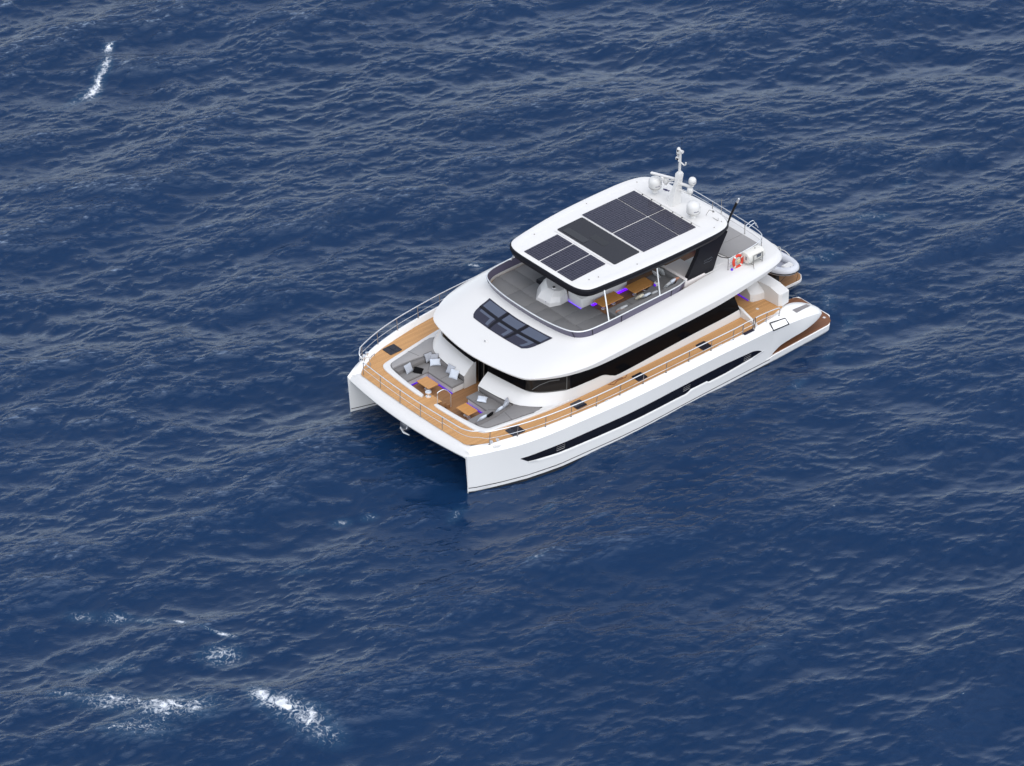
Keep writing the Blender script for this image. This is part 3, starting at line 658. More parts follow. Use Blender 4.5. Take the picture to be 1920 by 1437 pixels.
for (a, b, c_, d_) in ((.03, .32, .60, .96), (.375, .63, .60, .96), (.685, .97, .60, .96)):
    g = G(); g.loft([[sky_pt(a+(b-a)*i/6, c_+(d_-c_)*j/4, .017) for j in range(5)] for i in range(7)], closed=False); g.mk('blind', pmat('blind_under_glass', (.085, .10, .14), .12, spec=.35), SK, 60)
for (a, b) in ((.06, .31), (.39, .62), (.70, .95)):
    g = G(); g.loft([[sky_pt(a+(b-a)*i/6, w, .017) for w in (.36, .46)] for i in range(7)], closed=False)
    g.loft([[sky_pt(u, .08+(.36-.08)*i/4, .017) for u in (a, a+.05)] for i in range(5)], closed=False); g.mk('blind', pmat('blind_under_glass', (.085, .10, .14), .12, spec=.35), SK, 60)
p = down(5.07, -.06, 6); g = G(); g.lathe(p-Vector((0, 0, .02)), [(.09, 0), (.09, .05), (.06, .09), (.055, .12), (.02, .14)], 14); cl = g.mk('brow_lamp', 'gel', FB)
G().lathe(p+Vector((-.06, 0, .04)), [(.035, 0), (.035, .05), (.01, .06)], 10).mk('lens', 'silver', cl)

# windscreen round the flybridge
half = [(7.70, 0, 4.9), (7.73, 1.2, 4.9), (7.83, 2.2, 4.9), (7.97, 2.86, 4.9), (8.14, 3.28, 4.9), (8.4, 3.53, 4.9), (8.74, 3.68, 4.9), (9.1, 3.73, 4.9), (9.6, 3.75, 4.9), (10.4, 3.76, 4.9), (11.9, 3.72, 4.9), (13.2, 3.7, 4.91), (14.3, 3.68, 4.92), (14.9, 3.62, 4.93), (15.5, 3.42, 4.96)]
halft = [(7.53, 0, 5.29), (7.56, 1.2, 5.29), (7.66, 2.1, 5.29), (7.8, 2.78, 5.29), (7.98, 3.24, 5.29), (8.26, 3.54, 5.29), (8.65, 3.70, 5.29), (9.05, 3.76, 5.3), (9.6, 3.79, 5.31), (10.4, 3.8, 5.32), (11.9, 3.77, 5.33), (13.2, 3.75, 5.33), (14.3, 3.73, 5.33), (14.9, 3.68, 5.33), (15.45, 3.5, 5.3)]
wb = mir(half)[::-1]+half[1:]; wt = mir(halft)[::-1]+halft[1:]
wb = cr(wb, 3); wt = cr(wt, 3)
M['screen'] = pmat('tinted_screen', (.11, .10, .15), .1, spec=.4)
g = G(); g.loft([[(b[0], b[1], b[2]-.03), t, (t[0]+.02, t[1]*.995, t[2]), (b[0]+.02, b[1]*.995, b[2]-.03)] for b, t in zip(wb, wt)], cap=True)
WS = g.mk('windscreen', 'screen', FB, 50)
g = G(); g.tube([(t[0], t[1], t[2]+.02) for t in wt], .032, 8); g.mk('top_rail', 'steel', WS)
for i in (6, 14, 22, 30, 62, 54, 70, 78):
    if i < len(wb): g = G(); g.tube([(wb[i][0]-.01, wb[i][1]*1.004, wb[i][2]), (wt[i][0]-.01, wt[i][1]*1.004, wt[i][2])], .018, 5); g.mk('post', 'black', WS)

# forward sun pads of the flybridge
padline = cr([(7.78, 0), (7.83, 1.2), (7.92, 2.15), (8.06, 2.8), (8.24, 3.2), (8.5, 3.46), (8.85, 3.6), (9.3, 3.64), (10.4, 3.64)], 4)
M['flypad'] = pmat('flybridge_pad_fabric', (.165, .163, .162), .85, noise=.10, nscale=1.5, bump=.2, bscale=160)
fp = empty('forward_sun_pad', (0, 0, 0), FB)
def padpoly(y0, y1, x0, x1, name='pad'):
    """part of the pad area between two y values, x from the curved front to x1"""
    ys_ = np.linspace(y0+.004, y1-.004, 9); pl = np.array(padline)
    def fx(y): return max(x0, float(np.interp(abs(y), pl[:33, 1], pl[:33, 0])))
    P = [(fx(y), y) for y in ys_ if abs(y) < 3.64]+[(x1-.006, y1-.006), (x1-.006, y0+.006)]
    return G().prism(P, FLOOR_Z+.01, 4.80, .008).mk('pad_section', 'flypad', fp, 50)
for y0, y1, x0, x1 in ((1.9, 3.62, 8, 9.05), (.56, 1.9, 7, 9.05), (-.26, .56, 7, 9.05), (-1.42, -.26, 7, 9.05), (-2.75, -1.42, 7, 9.0), (-3.62, -2.75, 8, 9.0)): padpoly(y0, y1, x0, x1)
for y0, y1, x0, x1 in ((1.9, 3.60, 9.05, 10.1), (1.9, 3.6, 10.1, 11.6), (-.4, 1.9, 9.05, 10.15), (-1.42, -.4, 9.05, 10.2), (-2.4, -1.42, 9.0, 10.83), (-3.6, -2.4, 9.0, 10.83)):
    G().prism(rrect(x0+.005, x1-.005, y0+.005, y1-.005, .02, 1), FLOOR_Z+.01, 4.80, .008).mk('pad_section', 'flypad', fp, 50)
# helm console: faceted white pod
g = G()
r0 = [(9.05, .70), (9.12, -.28), (9.65, -.50), (10.22, -.46), (10.62, .1), (10.62, 1.5), (10.1, 1.55), (9.7, 1.35)]
r1 = [(9.08, .62), (9.15, -.24), (9.65, -.48), (10.2, -.44), (10.62, .1), (10.62, 1.5), (10.1, 1.5), (9.72, 1.28)]
r2 = [(9.3, .60), (9.36, -.14), (9.72, -.40), (10.2, -.40), (10.6, .1), (10.6, 1.45), (10.15, 1.35), (9.8, 1.15)]
r3 = [(9.62, .45), (9.66, -.02), (9.86, -.22), (10.2, -.24), (10.55, .1), (10.55, 1.3), (10.2, 1.15), (9.95, .95)]
g.loft([[(x, y, 4.8) for x, y in r0], [(x, y, 4.98) for x, y in r1], [(x, y, 5.22) for x, y in r2], [(x, y, 5.42) for x, y in r3]], cap=True)
hc = g.mk('helm_console', 'gel', FB, 20)
G().lathe((9.84, .22, 5.28), [(.13, 0), (.12, .14), (.1, .17)], 16).mk('compass_pod', 'gel', hc); G().lathe((9.84, .22, 5.44), [(.08, 0), (.07, .045), (.02, .06)], 14).mk('compass', 'black', hc)
G().box((10.16, .9, 5.1), (.5, 1.5, .25), 0, .03).mk('dashboard', 'black', hc)
g = G(); g.lathe((9.05, -.05, 5.03), [(.02, 0), (.02, .02)], 8); g.mk('bow_lamp', 'navy', hc)
# bar unit with glowing plinth
bu = empty('bar_unit', (0, 0, 0), FB)
G().prism(rrect(10.28, 13.4, -1.42, -.3, .12, 3), 4.73, 5.32, .02).mk('bar_body', 'gel', bu, 50)
G().box((11.9, -.86, 5.335), (2.6, .7, .03)).mk('bar_top', 'greydark', bu)
G().prism(rrect(10.19, 13.47, -1.50, -.24, .12, 3), 4.672, 4.745).mk('led_strip', 'ledbar', bu, 0)
# port sofa on the flybridge, turning across the back
fs = empty('flybridge_sofa', (0, 0, 0), FB)
G().prism([(10.86, -2.68), (13.6, -2.66), (14.45, -2.3), (14.5, -1.7), (15.4, -1.65), (15.5, -3.3), (15.2, -3.5), (10.86, -3.56)], 4.675, 4.94).mk('sofa_base', 'greydark', fs, 40)
G().prism([(10.88, -2.62), (13.6, -2.6), (14.4, -2.3), (14.45, -1.7), (15.3, -1.68), (15.34, -3.3), (10.88, -3.42)], 4.94, 5.07, .03).mk('seat_cushion', 'flypad', fs, 40)
G().prism([(10.9, -3.36), (14.9, -3.33), (15.2, -3.16), (15.25, -1.68), (15.42, -1.68), (15.48, -3.28), (15.1, -3.58), (10.9, -3.62)], 5.0, 5.29, .03).mk('backrest', 'flypad', fs, 40)
g = G(); g.tube([(12.15, -2.62, 5.072), (12.15, -3.36, 5.072)], .008, 5); g.tube([(13.3, -2.62, 5.072), (13.3, -3.36, 5.072)], .008, 5); g.each('seam', 'seam', fs)
# white moulding behind the sofa, aft deck slab with stair well
g = G(); g.prism([(15.5, -3.42), (15.46, -1.5), (16.95, -1.5), (16.95, -3.4)], FLOOR_Z, 5.06, .03); g.prism([(15.46, -3.44), (15.44, -1.45), (15.62, -1.45), (15.64, -3.44)], FLOOR_Z, 5.31, .02)
g.mk('locker', 'ivory', FB, 40)
g = G(); g.prism([(16.95, -3.42), (18.5, -3.42), (18.5, -1.72), (16.95, -1.72)], FLOOR_Z, 4.955); g.prism([(18.5, -3.38), (20.9, -3.3), (21.1, -2.9), (21.14, 0), (21.1, 2.9), (20.9, 3.3), (18.5, 3.38)], FLOOR_Z, 4.955)
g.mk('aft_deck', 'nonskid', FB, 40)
G().box((18.42, -.6, 4.9), (.06, 1.9, .05)).mk('led_strip', 'led', FB)
G().box((17.75, -2.9, 4.962), (1.3, .5, .02), 0, .006).mk('deck_moulding', 'nonskid', FB)
ap = empty('aft_sun_pad', (0, 0, 0), FB)
for y0, y1 in ((-3.02, -1.85), (-1.83, -.62), (-.6, .6), (.62, 1.83), (1.85, 3.02)):
    x0 = 19.25 if y0 < -2.9 else 18.75
    P = [(18.95, y0), (21.02, y0), (21.02, y1), (18.72, y1)] if y0 < -2.9 else [(18.72, y0), (21.02, y0), (21.02, y1), (18.72, y1)]
    G().prism(P, 4.95, 5.01, .012).mk('pad_section', 'greylight', ap, 40)
g = G(); g.tube([(18.66, -1.9, 4.97), (18.7, -2.7, 4.97), (18.9, -3.0, 4.97), (19.2, -3.1, 4.97)], .022, 5); g.mk('pad_edge', 'black', ap)

# hardtop
RO = [(8.92, 0), (8.92, 1.2), (8.94, 2.0), (9.02, 2.5), (9.2, 2.84), (9.55, 3.06), (10.5, 3.2), (12, 3.36), (13.5, 3.45), (15.2, 3.49), (17, 3.47), (17.9, 3.4), (18.5, 3.24), (18.86, 2.94), (19.05, 2.5), (19.15, 1.9), (19.2, 1.0), (19.22, 0)]
fullR = mir(RO)+RO[1:-1][::-1]
fullR = cr(fullR, 3, closed=True)
def rz(x): return float(np.interp(x, [8.9, 10.5, 13, 17, 19.3], [7.04, 7.12, 7.18, 7.19, 7.12]))
cxr = 14.2
def sc(P, a, b): return [(cxr+(x-cxr)*a, y*b) for x, y in P]
def rring(P, dz): return [(x, y, rz(x)+dz) for x, y in P]
g = G()
g.loft([rring(sc(fullR, .985, .965), -.06), rring(sc(fullR, .993, .985), -.04), rring(sc(fullR, .995, .989), -.012), rring(sc(fullR, .993, .982), .004), rring(sc(fullR, .985, .96), .018), rring(sc(fullR, .93, .86), .03), rring(sc(fullR, .925, .85), .022)])
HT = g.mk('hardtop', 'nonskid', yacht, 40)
ring = rring(sc(fullR, .925, .85), .022)
n = len(ring)
v, f = polyfill([(a[0], a[1]) for a in ring], [], 0); v = [(a[0], a[1], rz(a[0])+.022) for a in v]; mk('roof_panel', v, f, 'nonskid', HT, 0)
# black edge band and underside
def bz(x, y): return float(np.interp(x, [8.9, 12, 16, 18, 18.9, 19.3], [-.42, -.40, -.38, -.34, -.22, -.12]))
bl = [(cxr+(x-cxr)*.997, y*.985, rz(x)+bz(x, y)) for x, y in fullR]; bl2 = [(cxr+(x-cxr)*.955, y*.9, z-.03) for x, y, z in bl]
bm_ = [(cxr+(x-cxr)*1.005, y*1.008, rz(x)+.6*bz(x, y)) for x, y in fullR]
g = G(); g.loft([rring(sc(fullR, .99, .98), -.03), rring(sc(fullR, 1.0, 1.0), -.035), rring(sc(fullR, 1.006, 1.012), -.1), bm_, bl, bl2]); g.mk('roof_edge', 'black', HT, 40)
v, f = polyfill([(a[0], a[1]) for a in bl2], [], 0); v = [(a[0], a[1], rz(a[0])-.43) for a in v]; mk('roof_lining', v, f, 'greydark', HT, 0)
def panel(x0, x1, y0, y1, name, mat, h=.03, r=.03):
    P = rrect(x0, x1, y0, y1, r, 2); g = G()
    g.loft([[(x, y, rz(x)+.01) for x, y in P], [(x, y, rz(x)+.02+h) for x, y in P]], cap=True); return g.mk(name, mat, HT, 40)
for x0, x1 in ((13.6, 15.99), (16.05, 17.2)):
    for y0, y1 in ((-2.33, -.03), (.05, 2.35)): panel(x0, x1, y0, y1, 'solar_panel', 'solar')
for y0, y1 in ((-1.86, -.72), (-.64, .56), (.64, 1.80)): panel(9.2, 11.45, y0, y1, 'solar_panel', 'solar')
panel(11.74, 13.46, -2.22, 2.18, 'roof_window', pmat('roof_glass', (.022, .021, .024), .07, spec=.5), .025, .08)
for x0, x1, y0, y1, c in ((11.86, 12.3, .3, 1.9, .035), (12.45, 13.2, -.6, .5, .026)):
    G().prism(rrect(x0, x1, y0, y1, .03, 1), rz(12.5)+.035, rz(12.5)+.048).mk('roof_reflection', pmat('roof_reflection', (c, c, c*1.05), .08, spec=.4), HT, 0)  # paler panels on the glass, painting in its reflection and stripes
g = G()
for k, (x, y) in enumerate([(17.28, -1.9), (17.28, -1.2), (17.28, -.5), (17.28, .4), (17.28, 1.1), (17.28, 1.8)]): g.box((x, y, rz(x)+.045), (.06, .05, .03))
g.each('cable_clip', 'black', HT)
g = G(); g.box((17.38, 0, rz(17.3)+.035), (.05, 4.9, .03)); g.box((13.53, 0, rz(13.5)+.035), (.05, 4.7, .025)); g.box((11.6, 0, rz(11.6)+.035), (.06, 4.3, .02))
g.each('trim_strip', 'gel', HT)
for x, y in ((17.9, 2.9), (18.6, -2.75), (17.9, -2.95), (12.6, -2.95), (10.6, 2.6), (10.4, -2.5), (14.5, 3.0), (9.9, -2.35)):
    G().lathe((x, y, rz(x)), [(.035, 0), (.03, .06), (.015, .075)], 8).mk('roof_fitting', 'dullsteel', HT)
# side pillars that carry the hardtop aft
for s in (-1, 1):
    P = [(15.66, 5.0), (16.05, 4.86), (17.45, 4.86), (17.6, 5.08), (17.86, 5.8), (18.1, 6.35), (18.45, 6.95), (16.55, 6.85), (16.4, 6.35)]
    g = G(); g.loft([[(x, s*(3.33+(.05 if z > 6 else 0)), z) for x, z in P], [(x, s*(3.11+(.05 if z > 6 else 0)), z) for x, z in P]], cap=True)
    pl_ = g.mk('pillar', 'black', HT, 20)
    g = G(); rnd = random.Random(3)
    for k in range(7): g.box((16.86+.085*k, s*3.383, 5.82+.006*k), (.012, .004, .085)); g.box((16.9+.085*k, s*3.383, 5.80+.03*(k % 3)), (.05, .004, .01))
    g.mk('lettering', 'silver', pl_, 0); g = G()
    for k in range(8): g.box((16.86+.07*k, s*3.383, 5.68+.02*math.sin(k)), (.07, .004, .012))
    g.mk('lettering', 'silver', pl_, 0)
# slim steel props at the sides
for s in (-1, 1):
    for x0, y0, x1, y1 in ((10.02, 3.74, 10.24, 3.12), (13.5, 3.72, 13.64, 3.3)):
        G().tube([(x0, s*y0, 5.3), (x1, s*y1, 6.74)], .04, 8).mk('prop', 'steel', HT)
# mast with radomes, radar and lamps
mr_ = empty('mast', (0, 0, 0), HT)
g = G()
g.loft([[(17.62, .34, 7.18), (18.25, .34, 7.18), (18.25, -.06, 7.18), (17.62, -.06, 7.18)], [(17.75, .30, 7.6), (18.3, .3, 7.6), (18.3, -.02, 7.6), (17.75, -.02, 7.6)], [(18.05, .24, 8.4), (18.42, .24, 8.4), (18.42, .04, 8.4), (18.05, .04, 8.4)], [(18.12, .26, 8.85), (18.46, .26, 8.85), (18.46, .0, 8.85), (18.12, .0, 8.85)], [(18.2, .2, 8.97), (18.4, .2, 8.97), (18.4, .08, 8.97), (18.2, .08, 8.97)]], cap=True)
g.tube([(18.28, .13, 8.9), (18.3, .1, 10.25)], [.075, .06], 10)
g.tube([(18.25, .15, 8.55), (18.15, .9, 8.05)], .06, 8); g.tube([(18.3, .12, 8.25), (18.35, -.75, 8.42)], [.1, .06], 8); g.tube([(18.2, .12, 7.95), (18.3, -.6, 7.98)], .05, 8)
g.tube([(18.3, .1, 9.55), (18.3, -.2, 9.48), (18.3, -.3, 9.56), (18.3, -.31, 9.7)], .035, 8); g.tube([(18.3, .1, 9.62), (18.3, .3, 9.78), (18.3, .3, 9.9)], .04, 8); g.tube([(18.3, .02, 10.2), (18.3, -.06, 10.2)], .09, 8)
g.mk('mast_post', 'gel', mr_, 40)
def dome(c, r, name, stand=True, mark=True):
    g = G(); pr = [(r*.55, -r*1.0), (r*.80, -r*.86), (r*.97, -r*.52), (r, -r*.2), (r, r*.25), (r*.94, r*.6), (r*.75, r*.88), (r*.45, r*1.05), (r*.12, r*1.12)]
    if stand: g.lathe((c[0], c[1], c[2]), [(r*.45, -r*1.5), (r*.45, -r*1.0)], 14)
    g.lathe(c, pr, 24); o = g.mk(name, 'gel', mr_, 50)
    g = G(); g.lathe((c[0], c[1], c[2]-r*.56), [(r*.985, 0), (r*.985, r*.05)], 24); g.mk('seam_band', 'dullsteel', o)
    if mark:
        g = G()
        for k in range(5):
            a = R(235+9*k); g.box((c[0]+r*1.002*math.cos(a), c[1]+r*1.002*math.sin(a), c[2]-r*.1+.01*(k % 2)), (.012, r*.09, r*.13), a)
        g.mk('lettering', 'navy', o, 0)
dome((17.85, 1.47, 7.82), .345, 'radome'); dome((17.78, -1.5, 7.72), .36, 'radome'); dome((18.12, .95, 8.12), .165, 'antenna_dome', True, False); dome((18.35, -.78, 8.78), .2, 'antenna_dome', True, True); dome((18.32, -.66, 8.18), .165, 'antenna_dome', True, False)
g = G(); g.box((0, 0, 0), (1.35, .14, .13), 0, .035); ra = g.mk('radar_scanner', 'gel', mr_); ra.location = (17.95, 1.02, 8.44); ra.rotation_euler = (0, 0, math.atan2(1.0, -.42))
G().lathe((17.95, 1.02, 8.22), [(.13, 0), (.12, .14), (.06, .2)], 12).mk('radar_motor', 'gel', mr_)
g = G(); g.lathe((18.3, .24, 9.92), [(.06, 0), (.12, .02), (.12, .04), (.11, .3), (.08, .39), (.03, .43)], 14); tl = g.mk('camera_lamp', 'gel', mr_); G().lathe((18.3, .24, 9.99), [(.125, 0), (.125, .035)], 14).mk('band', 'black', tl); G().box((18.2, .2, 10.2), (.05, .06, .1)).mk('lens', 'black', tl)
g = G(); g.box((18.26, .25, 9.72), (.16, .18, .16), .3, .02); g.box((18.24, .12, 9.62), (.1, .1, .1), .3, .02); g.each('floodlight', 'gel', mr_); G().box((18.17, .2, 9.72), (.05, .1, .07)).mk('lens', 'black', mr_)
G().tube([(18.3, .02, 10.2), (18.3, .02, 11.0)], .008, 5).mk('whip_aerial', 'black', mr_)
g = G(); g.tube([(18.4, -1.8, 7.2), (18.42, -2.0, 7.6), (18.42, -2.25, 7.65)], .016, 5); g.box((18.42, -2.3, 7.65), (.06, .1, .08)); g.tube([(18.5, -2.2, 7.2), (18.5, -2.6, 7.2), (18.5, -2.6, 7.35)], .014, 5); g.each('horn', 'dullsteel', mr_)
g = G(); g.box((17.9, .75, 7.75), (.05, .22, .07), .4); g.box((17.88, .5, 7.8), (.05, .1, .05), .2); g.tube([(17.95, .85, 7.6), (17.9, .4, 7.85)], .015, 5); g.mk('air_horn', 'navy', mr_)

# ------------------------------------------------------------------ guard rails of the main deck
def rail(path, posts, r=.027, midz=None, name='guard_rail', mid=True, parent=yacht, mat='steel'):
    """path: top points; posts: list of (base, top)"""
    g = G(); g.tube(path, r, 8)
    o = g.mk(name, mat, parent, 60)
    if mid:
        g = G(); g.tube(midz, .014, 6); g.mk('lower_rail', mat, o, 60)
    for a, b in posts:
        g = G(); g.tube([a, b], .02, 7); g.lathe((a[0], a[1], a[2]-.005), [(.05, 0), (.05, .012), (.02, .02)], 8); g.mk('stanchion', 'dullsteel', o, 60)
    return o
for s in (-1, 1):
    bases = [(x, s*ip(GW, x), ip(GW, x, 2)) for x in (1.12, 2.52, 4.07, 5.6, 7.17, 8.7, 10.25, 11.8, 13.35, 14.88, 16.4)]
    tops = [(b[0], b[1]+s*.06, 3.27) for b in bases]
    if s < 0:
        start = [(.30, -2.3, 3.1), (.33, -3.4, 3.12), (.38, -3.85, 3.14), (.52, -4.25, 3.17), (.8, -4.55, 3.21)]
        path = cr(start+[t for t in tops]+[(17.08, -6.16, 3.27)], 4)
        mids = [(p[0], p[1], (p[2]+2.45)/2+.0) for p in path]
        rail(path, list(zip(bases, tops)), .03, mids)
    else:
        path = cr([(.72, 4.35, 3.0), (.6, 4.42, 3.12), (.62, 4.55, 3.24), (.85, 4.78, 3.27)]+tops+[(17.08, 6.16, 3.27)], 4)
        mids = [(p[0], p[1], 2.86) for p in path]
        rail(path, list(zip(bases, tops)), .03, mids)
fb = [(.40, 3.98, 2.32), (.29, 2.5, 2.34), (.23, .87, 2.345), (.22, -.72, 2.345), (.29, -2.32, 2.34)]
ft = [(b[0]+.01, b[1], 3.1) for b in fb]
rail(cr(ft, 4), list(zip(fb, ft)), .026, cr([(b[0]+.005, b[1], 2.72) for b in fb], 3))
g = G(); g.tube([(.41, 3.98, 3.1), (.41, 3.98, 2.33)], .02, 6); g.mk('corner_post', 'dullsteel', yacht)
for s in (-1, 1):   # boarding gate and after rail
    g0 = empty('boarding_gate', (0, 0, 0), yacht)
    for x in (17.1, 17.82, 17.95): G().tube([(x, s*6.1, 2.58), (x, s*6.12, 3.27)], .03, 8).mk('gate_post', 'dullsteel', g0)
    G().tube([(17.1, s*6.12, 3.25), (17.82, s*6.12, 3.25)], .022, 6).mk('gate_bar', 'steel', g0); G().tube([(17.1, s*6.12, 2.92), (17.82, s*6.12, 2.92)], .016, 6).mk('gate_bar', 'steel', g0)
    G().box((17.5, s*6.12, 2.60), (.72, .2, .012)).mk('gate_sill', 'smoke', g0)
    bs = [(18.88, s*5.95, 2.52), (19.9, s*5.85, 2.42)]; tp = [(18.9, s*6.0, 3.1), (19.92, s*5.9, 2.84)]
    rail(cr([(17.95, s*6.1, 3.2), (18.1, s*6.08, 3.22), (18.9, s*6.0, 3.13), (19.75, s*5.92, 2.98), (19.92, s*5.9, 2.86)], 4), list(zip(bs, tp)), .028, cr([(17.95, s*6.08, 2.88), (18.9, s*5.98, 2.8), (19.9, s*5.88, 2.62)], 4))
# aft flybridge rail with wires
at_ = [(18.15, -3.8, 5.6), (19.26, -3.78, 5.62), (20.3, -3.7, 5.66), (20.86, -3.42, 5.7), (21.08, -2.95, 5.7), (21.18, -1.83, 5.7), (21.26, .7, 5.7), (21.25, 2.31, 5.7), (21.1, 3.1, 5.7), (20.6, 3.6, 5.7), (18.5, 3.8, 5.65)]
AR = rail(cr(at_, 4), [((x, y, 4.95), (x, y, z)) for x, y, z in at_ if (x, y) not in ((20.3, -3.7), (21.08, -2.95), (20.6, 3.6))], .022, cr([(x, y, z-.25) for x, y, z in at_], 4))
g = G(); g.tube(cr([(x, y, z-.47) for x, y, z in at_], 4), .008, 5); g.mk('lower_rail', 'dullsteel', AR)

# deck gear
def hatch(x0, x1, y0, y1):
    h = empty('deck_hatch', ((x0+x1)/2, (y0+y1)/2, 2.362), yacht)
    w, d_ = (x1-x0), (y1-y0)
    G().prism(rrect(-w/2, w/2, -d_/2, d_/2, .06, 3), 0, .035, .01).mk('hatch_lid', 'hatch', h)
    G().box((-.02, 0, .038), (.02, d_*.96, .006)).mk('hatch_seam', 'black', h)
    for k in (-.15, .15): G().box((w*.42, k, .04), (.05, .04, .02)).mk('latch', 'rubber', h)
    return h
for s in (-1, 1):
    for x0, x1, y0, y1 in ((2.55, 3.32, 4.42, 5.12), (6.48, 7.15, 4.80, 5.40), (10.45, 11.09, 4.98, 5.56), (14.82, 15.45, 5.0, 5.65)):
        hatch(x0, x1, min(s*y0, s*y1), max(s*y0, s*y1))
for s in (-1, 1):
    for x in (1.22, 1.52):
        g = G(); y = s*(ip(GW, x)-.02); z = ip(GW, x, 2)
        g.lathe((x, y, z-.02), [(.05, 0), (.035, .06), (.035, .12), (.09, .13), (.09, .17), (.02, .18)], 10); g.mk('bollard', 'steel', yacht)
    g = G(); x = 1.35; g.box((x, s*(ip(GW, x)+.2), 2.42), (.42, .13, .05), s*.35, .015); g.mk('fairlead', 'gel', yacht)
    for x in (7.84, 15.5, 16.34):
        g = G(); y = s*(ip(GW, x)-.0); g.box((x, y, 2.615), (.1, .05, .03)); g.tube([(x-.13, y, 2.65), (x+.13, y, 2.65)], .016, 6); g.mk('cleat', 'steel', yacht)
for s in (1,):
    g = G(); g.tube([(1.05, s*4.7, 2.52), (1.05, s*4.62, 2.75), (1.25, s*4.55, 2.78), (1.3, s*4.6, 2.5)], .02, 6); g.tube([(1.5, s*4.75, 2.5), (1.5, s*4.62, 2.7), (1.7, s*4.65, 2.72), (1.75, s*4.75, 2.5)], .02, 6); g.tube([(.8, 4.3, 2.37), (1.0, 4.2, 2.45), (1.15, 4.32, 2.5), (1.2, 4.5, 2.55)], .022, 6); g.each('mooring_fitting', 'dullsteel', yacht)
g = G(); g.lathe((1.62, .34, 2.36), [(.14, 0), (.14, .03), (.07, .06), (.07, .2), (.15, .24), (.16, .29), (.08, .32)], 18); g.mk('capstan', 'steel', yacht)
g = G(); g.tube(cr([(1.56, -.44, 2.38), (1.56, -.44, 2.95), (1.62, -.44, 3.03), (1.88, -.44, 3.05), (2.1, -.44, 2.95), (2.38, -.44, 2.62), (2.42, -.44, 2.5), (2.42, -.44, 1.77)], 4), .024, 8); g.mk('handrail', 'steel', yacht)
g = G(); g.tube([(9.1, -4.75, 2.385), (9.35, -4.95, 2.38), (9.7, -4.8, 2.38), (10.2, -4.85, 2.38), (10.4, -4.72, 2.38)], .018, 5); g.tube([(9.2, -4.8, 2.40), (9.6, -4.72, 2.39), (10.1, -4.76, 2.39)], .015, 5); g.each('fallen_leaves', 'rust', yacht)
for x, y, z in ((19.57, -4.6, 2.366), (23.80, -5.3, .366)): G().box((x, y, z), (.14, .14, .012), .3).mk('deck_light', 'gel', yacht)
# side locker frame and vent on the after fairing
g = G(); q = [(19.02, -6.12, 2.47), (20.1, -6.10, 2.28), (20.13, -6.36, 2.1), (18.98, -6.42, 2.24)]
q = [(18.99, -6.13, 2.50), (20.10, -6.10, 2.30), (20.13, -6.38, 2.07), (18.97, -6.45, 2.2)]; g.tube([q[0], q[1]], .03, 6); g.tube([q[1], q[2]], .03, 6); g.tube([q[2], q[3]], .03, 6); g.tube([q[3], q[0]], .03, 6); LF = g.mk('locker_frame', 'black', yacht)
g = G(); g.add([(20.95, -5.76, 2.30), (22.3, -5.42, 1.90), (22.42, -5.62, 1.86), (21.08, -5.98, 2.17)], [(0, 1, 2, 3)]); VG = g.mk('side_vent', pmat('vent_grille', (.22, .20, .20), .5, noise=.6, nscale=14), yacht)
# bathing steps: wet teak on the low aft ends of the hulls, stairs up to the cockpit
for s in (-1, 1):
    P = [(19.4, 6.0), (19.75, 6.02), (23.5, 5.89), (23.85, 5.74), (24.08, 5.4), (24.14, 5.2), (24.17, 3.2), (24.05, 2.95), (23.8, 2.85), (20.2, 2.95), (20.2, 4.2)]
    G().prism([(x, s*y) for x, y in P], .32, .352).mk('bathing_step', 'teakwet', yacht, 0)
    g = G()
    for k in range(5): g.box((21.0+.28*k, s*3.9, 2.0-.33*k), (.30, 1.9, .08))
    g.each('stair_tread', 'teakwet', yacht)
    g = G(); g.box((20.95, s*3.9, 1.4), (.08, 1.95, 1.8)); g.mk('stair_riser', 'gel', yacht)
# cockpit galley block beside the stairs
for s in (-1, 1):
    P = [(19.74, 3.86), (19.86, 3.98), (20.1, 4.06), (20.48, 4.14), (20.55, 5.12), (20.7, 5.24), (21.25, 5.16), (21.3, 2.7), (19.74, 2.7)]
    P = [(x, s*y) for x, y in P]
    def lean(d, P=P): return [(x+d*.12*(1 if x < 20 else -.3), y-s*d*(1 if abs(y) > 3 else 0)) for x, y in P]
    g = G(); g.loft([[(x, y, 2.34) for x, y in P], [(x, y, 2.76+.26*max(0, abs(y)-4.05)) for x, y in P], [(x, y, 2.81+.26*max(0, abs(y)-4.05)) for x, y in lean(.03)], [(x, y, 3.22) for x, y in lean(.55)], [(x, y, 3.25) for x, y in lean(.62)]], cap=True); tb = g.mk('transom_block', 'gel', yacht, 26)
    g = G(); g.box((20.518, s*4.45, 2.62), (.02, .05, .08)); g.box((20.528, s*4.6, 2.72), (.02, .05, .08)); g.each('socket', 'navy', tb)
    G().box((19.72, s*3.2, 2.40), (.03, 1.1, .06)).mk('led_strip', 'led', tb)
G().box((20.4, 0, 2.7), (1.0, 5.2, .7), 0, .04).mk('cockpit_bench', 'gel', yacht)
# hydraulic platform between the hulls
P = [(21.2, -2.42), (24.75, -2.46), (24.95, -2.4), (25.22, -2.1), (25.25, -1.9), (25.25, 1.9), (25.22, 2.1), (24.95, 2.4), (24.75, 2.46), (21.2, 2.42)]
SP = G().prism(P, .74, .88, .02).mk('swim_platform', 'gel', yacht, 40)
G().prism(inset(P, .05), .88, .892).mk('platform_planking', teak('platform_teak', (.40, .20, .07), (.22, .10, .035)), SP, 0)
g = G(); g.box((22.6, -1.2, .55), (3.2, .2, .3)); g.box((22.6, 1.2, .55), (3.2, .2, .3)); g.each('lift_arm', 'gel', SP)
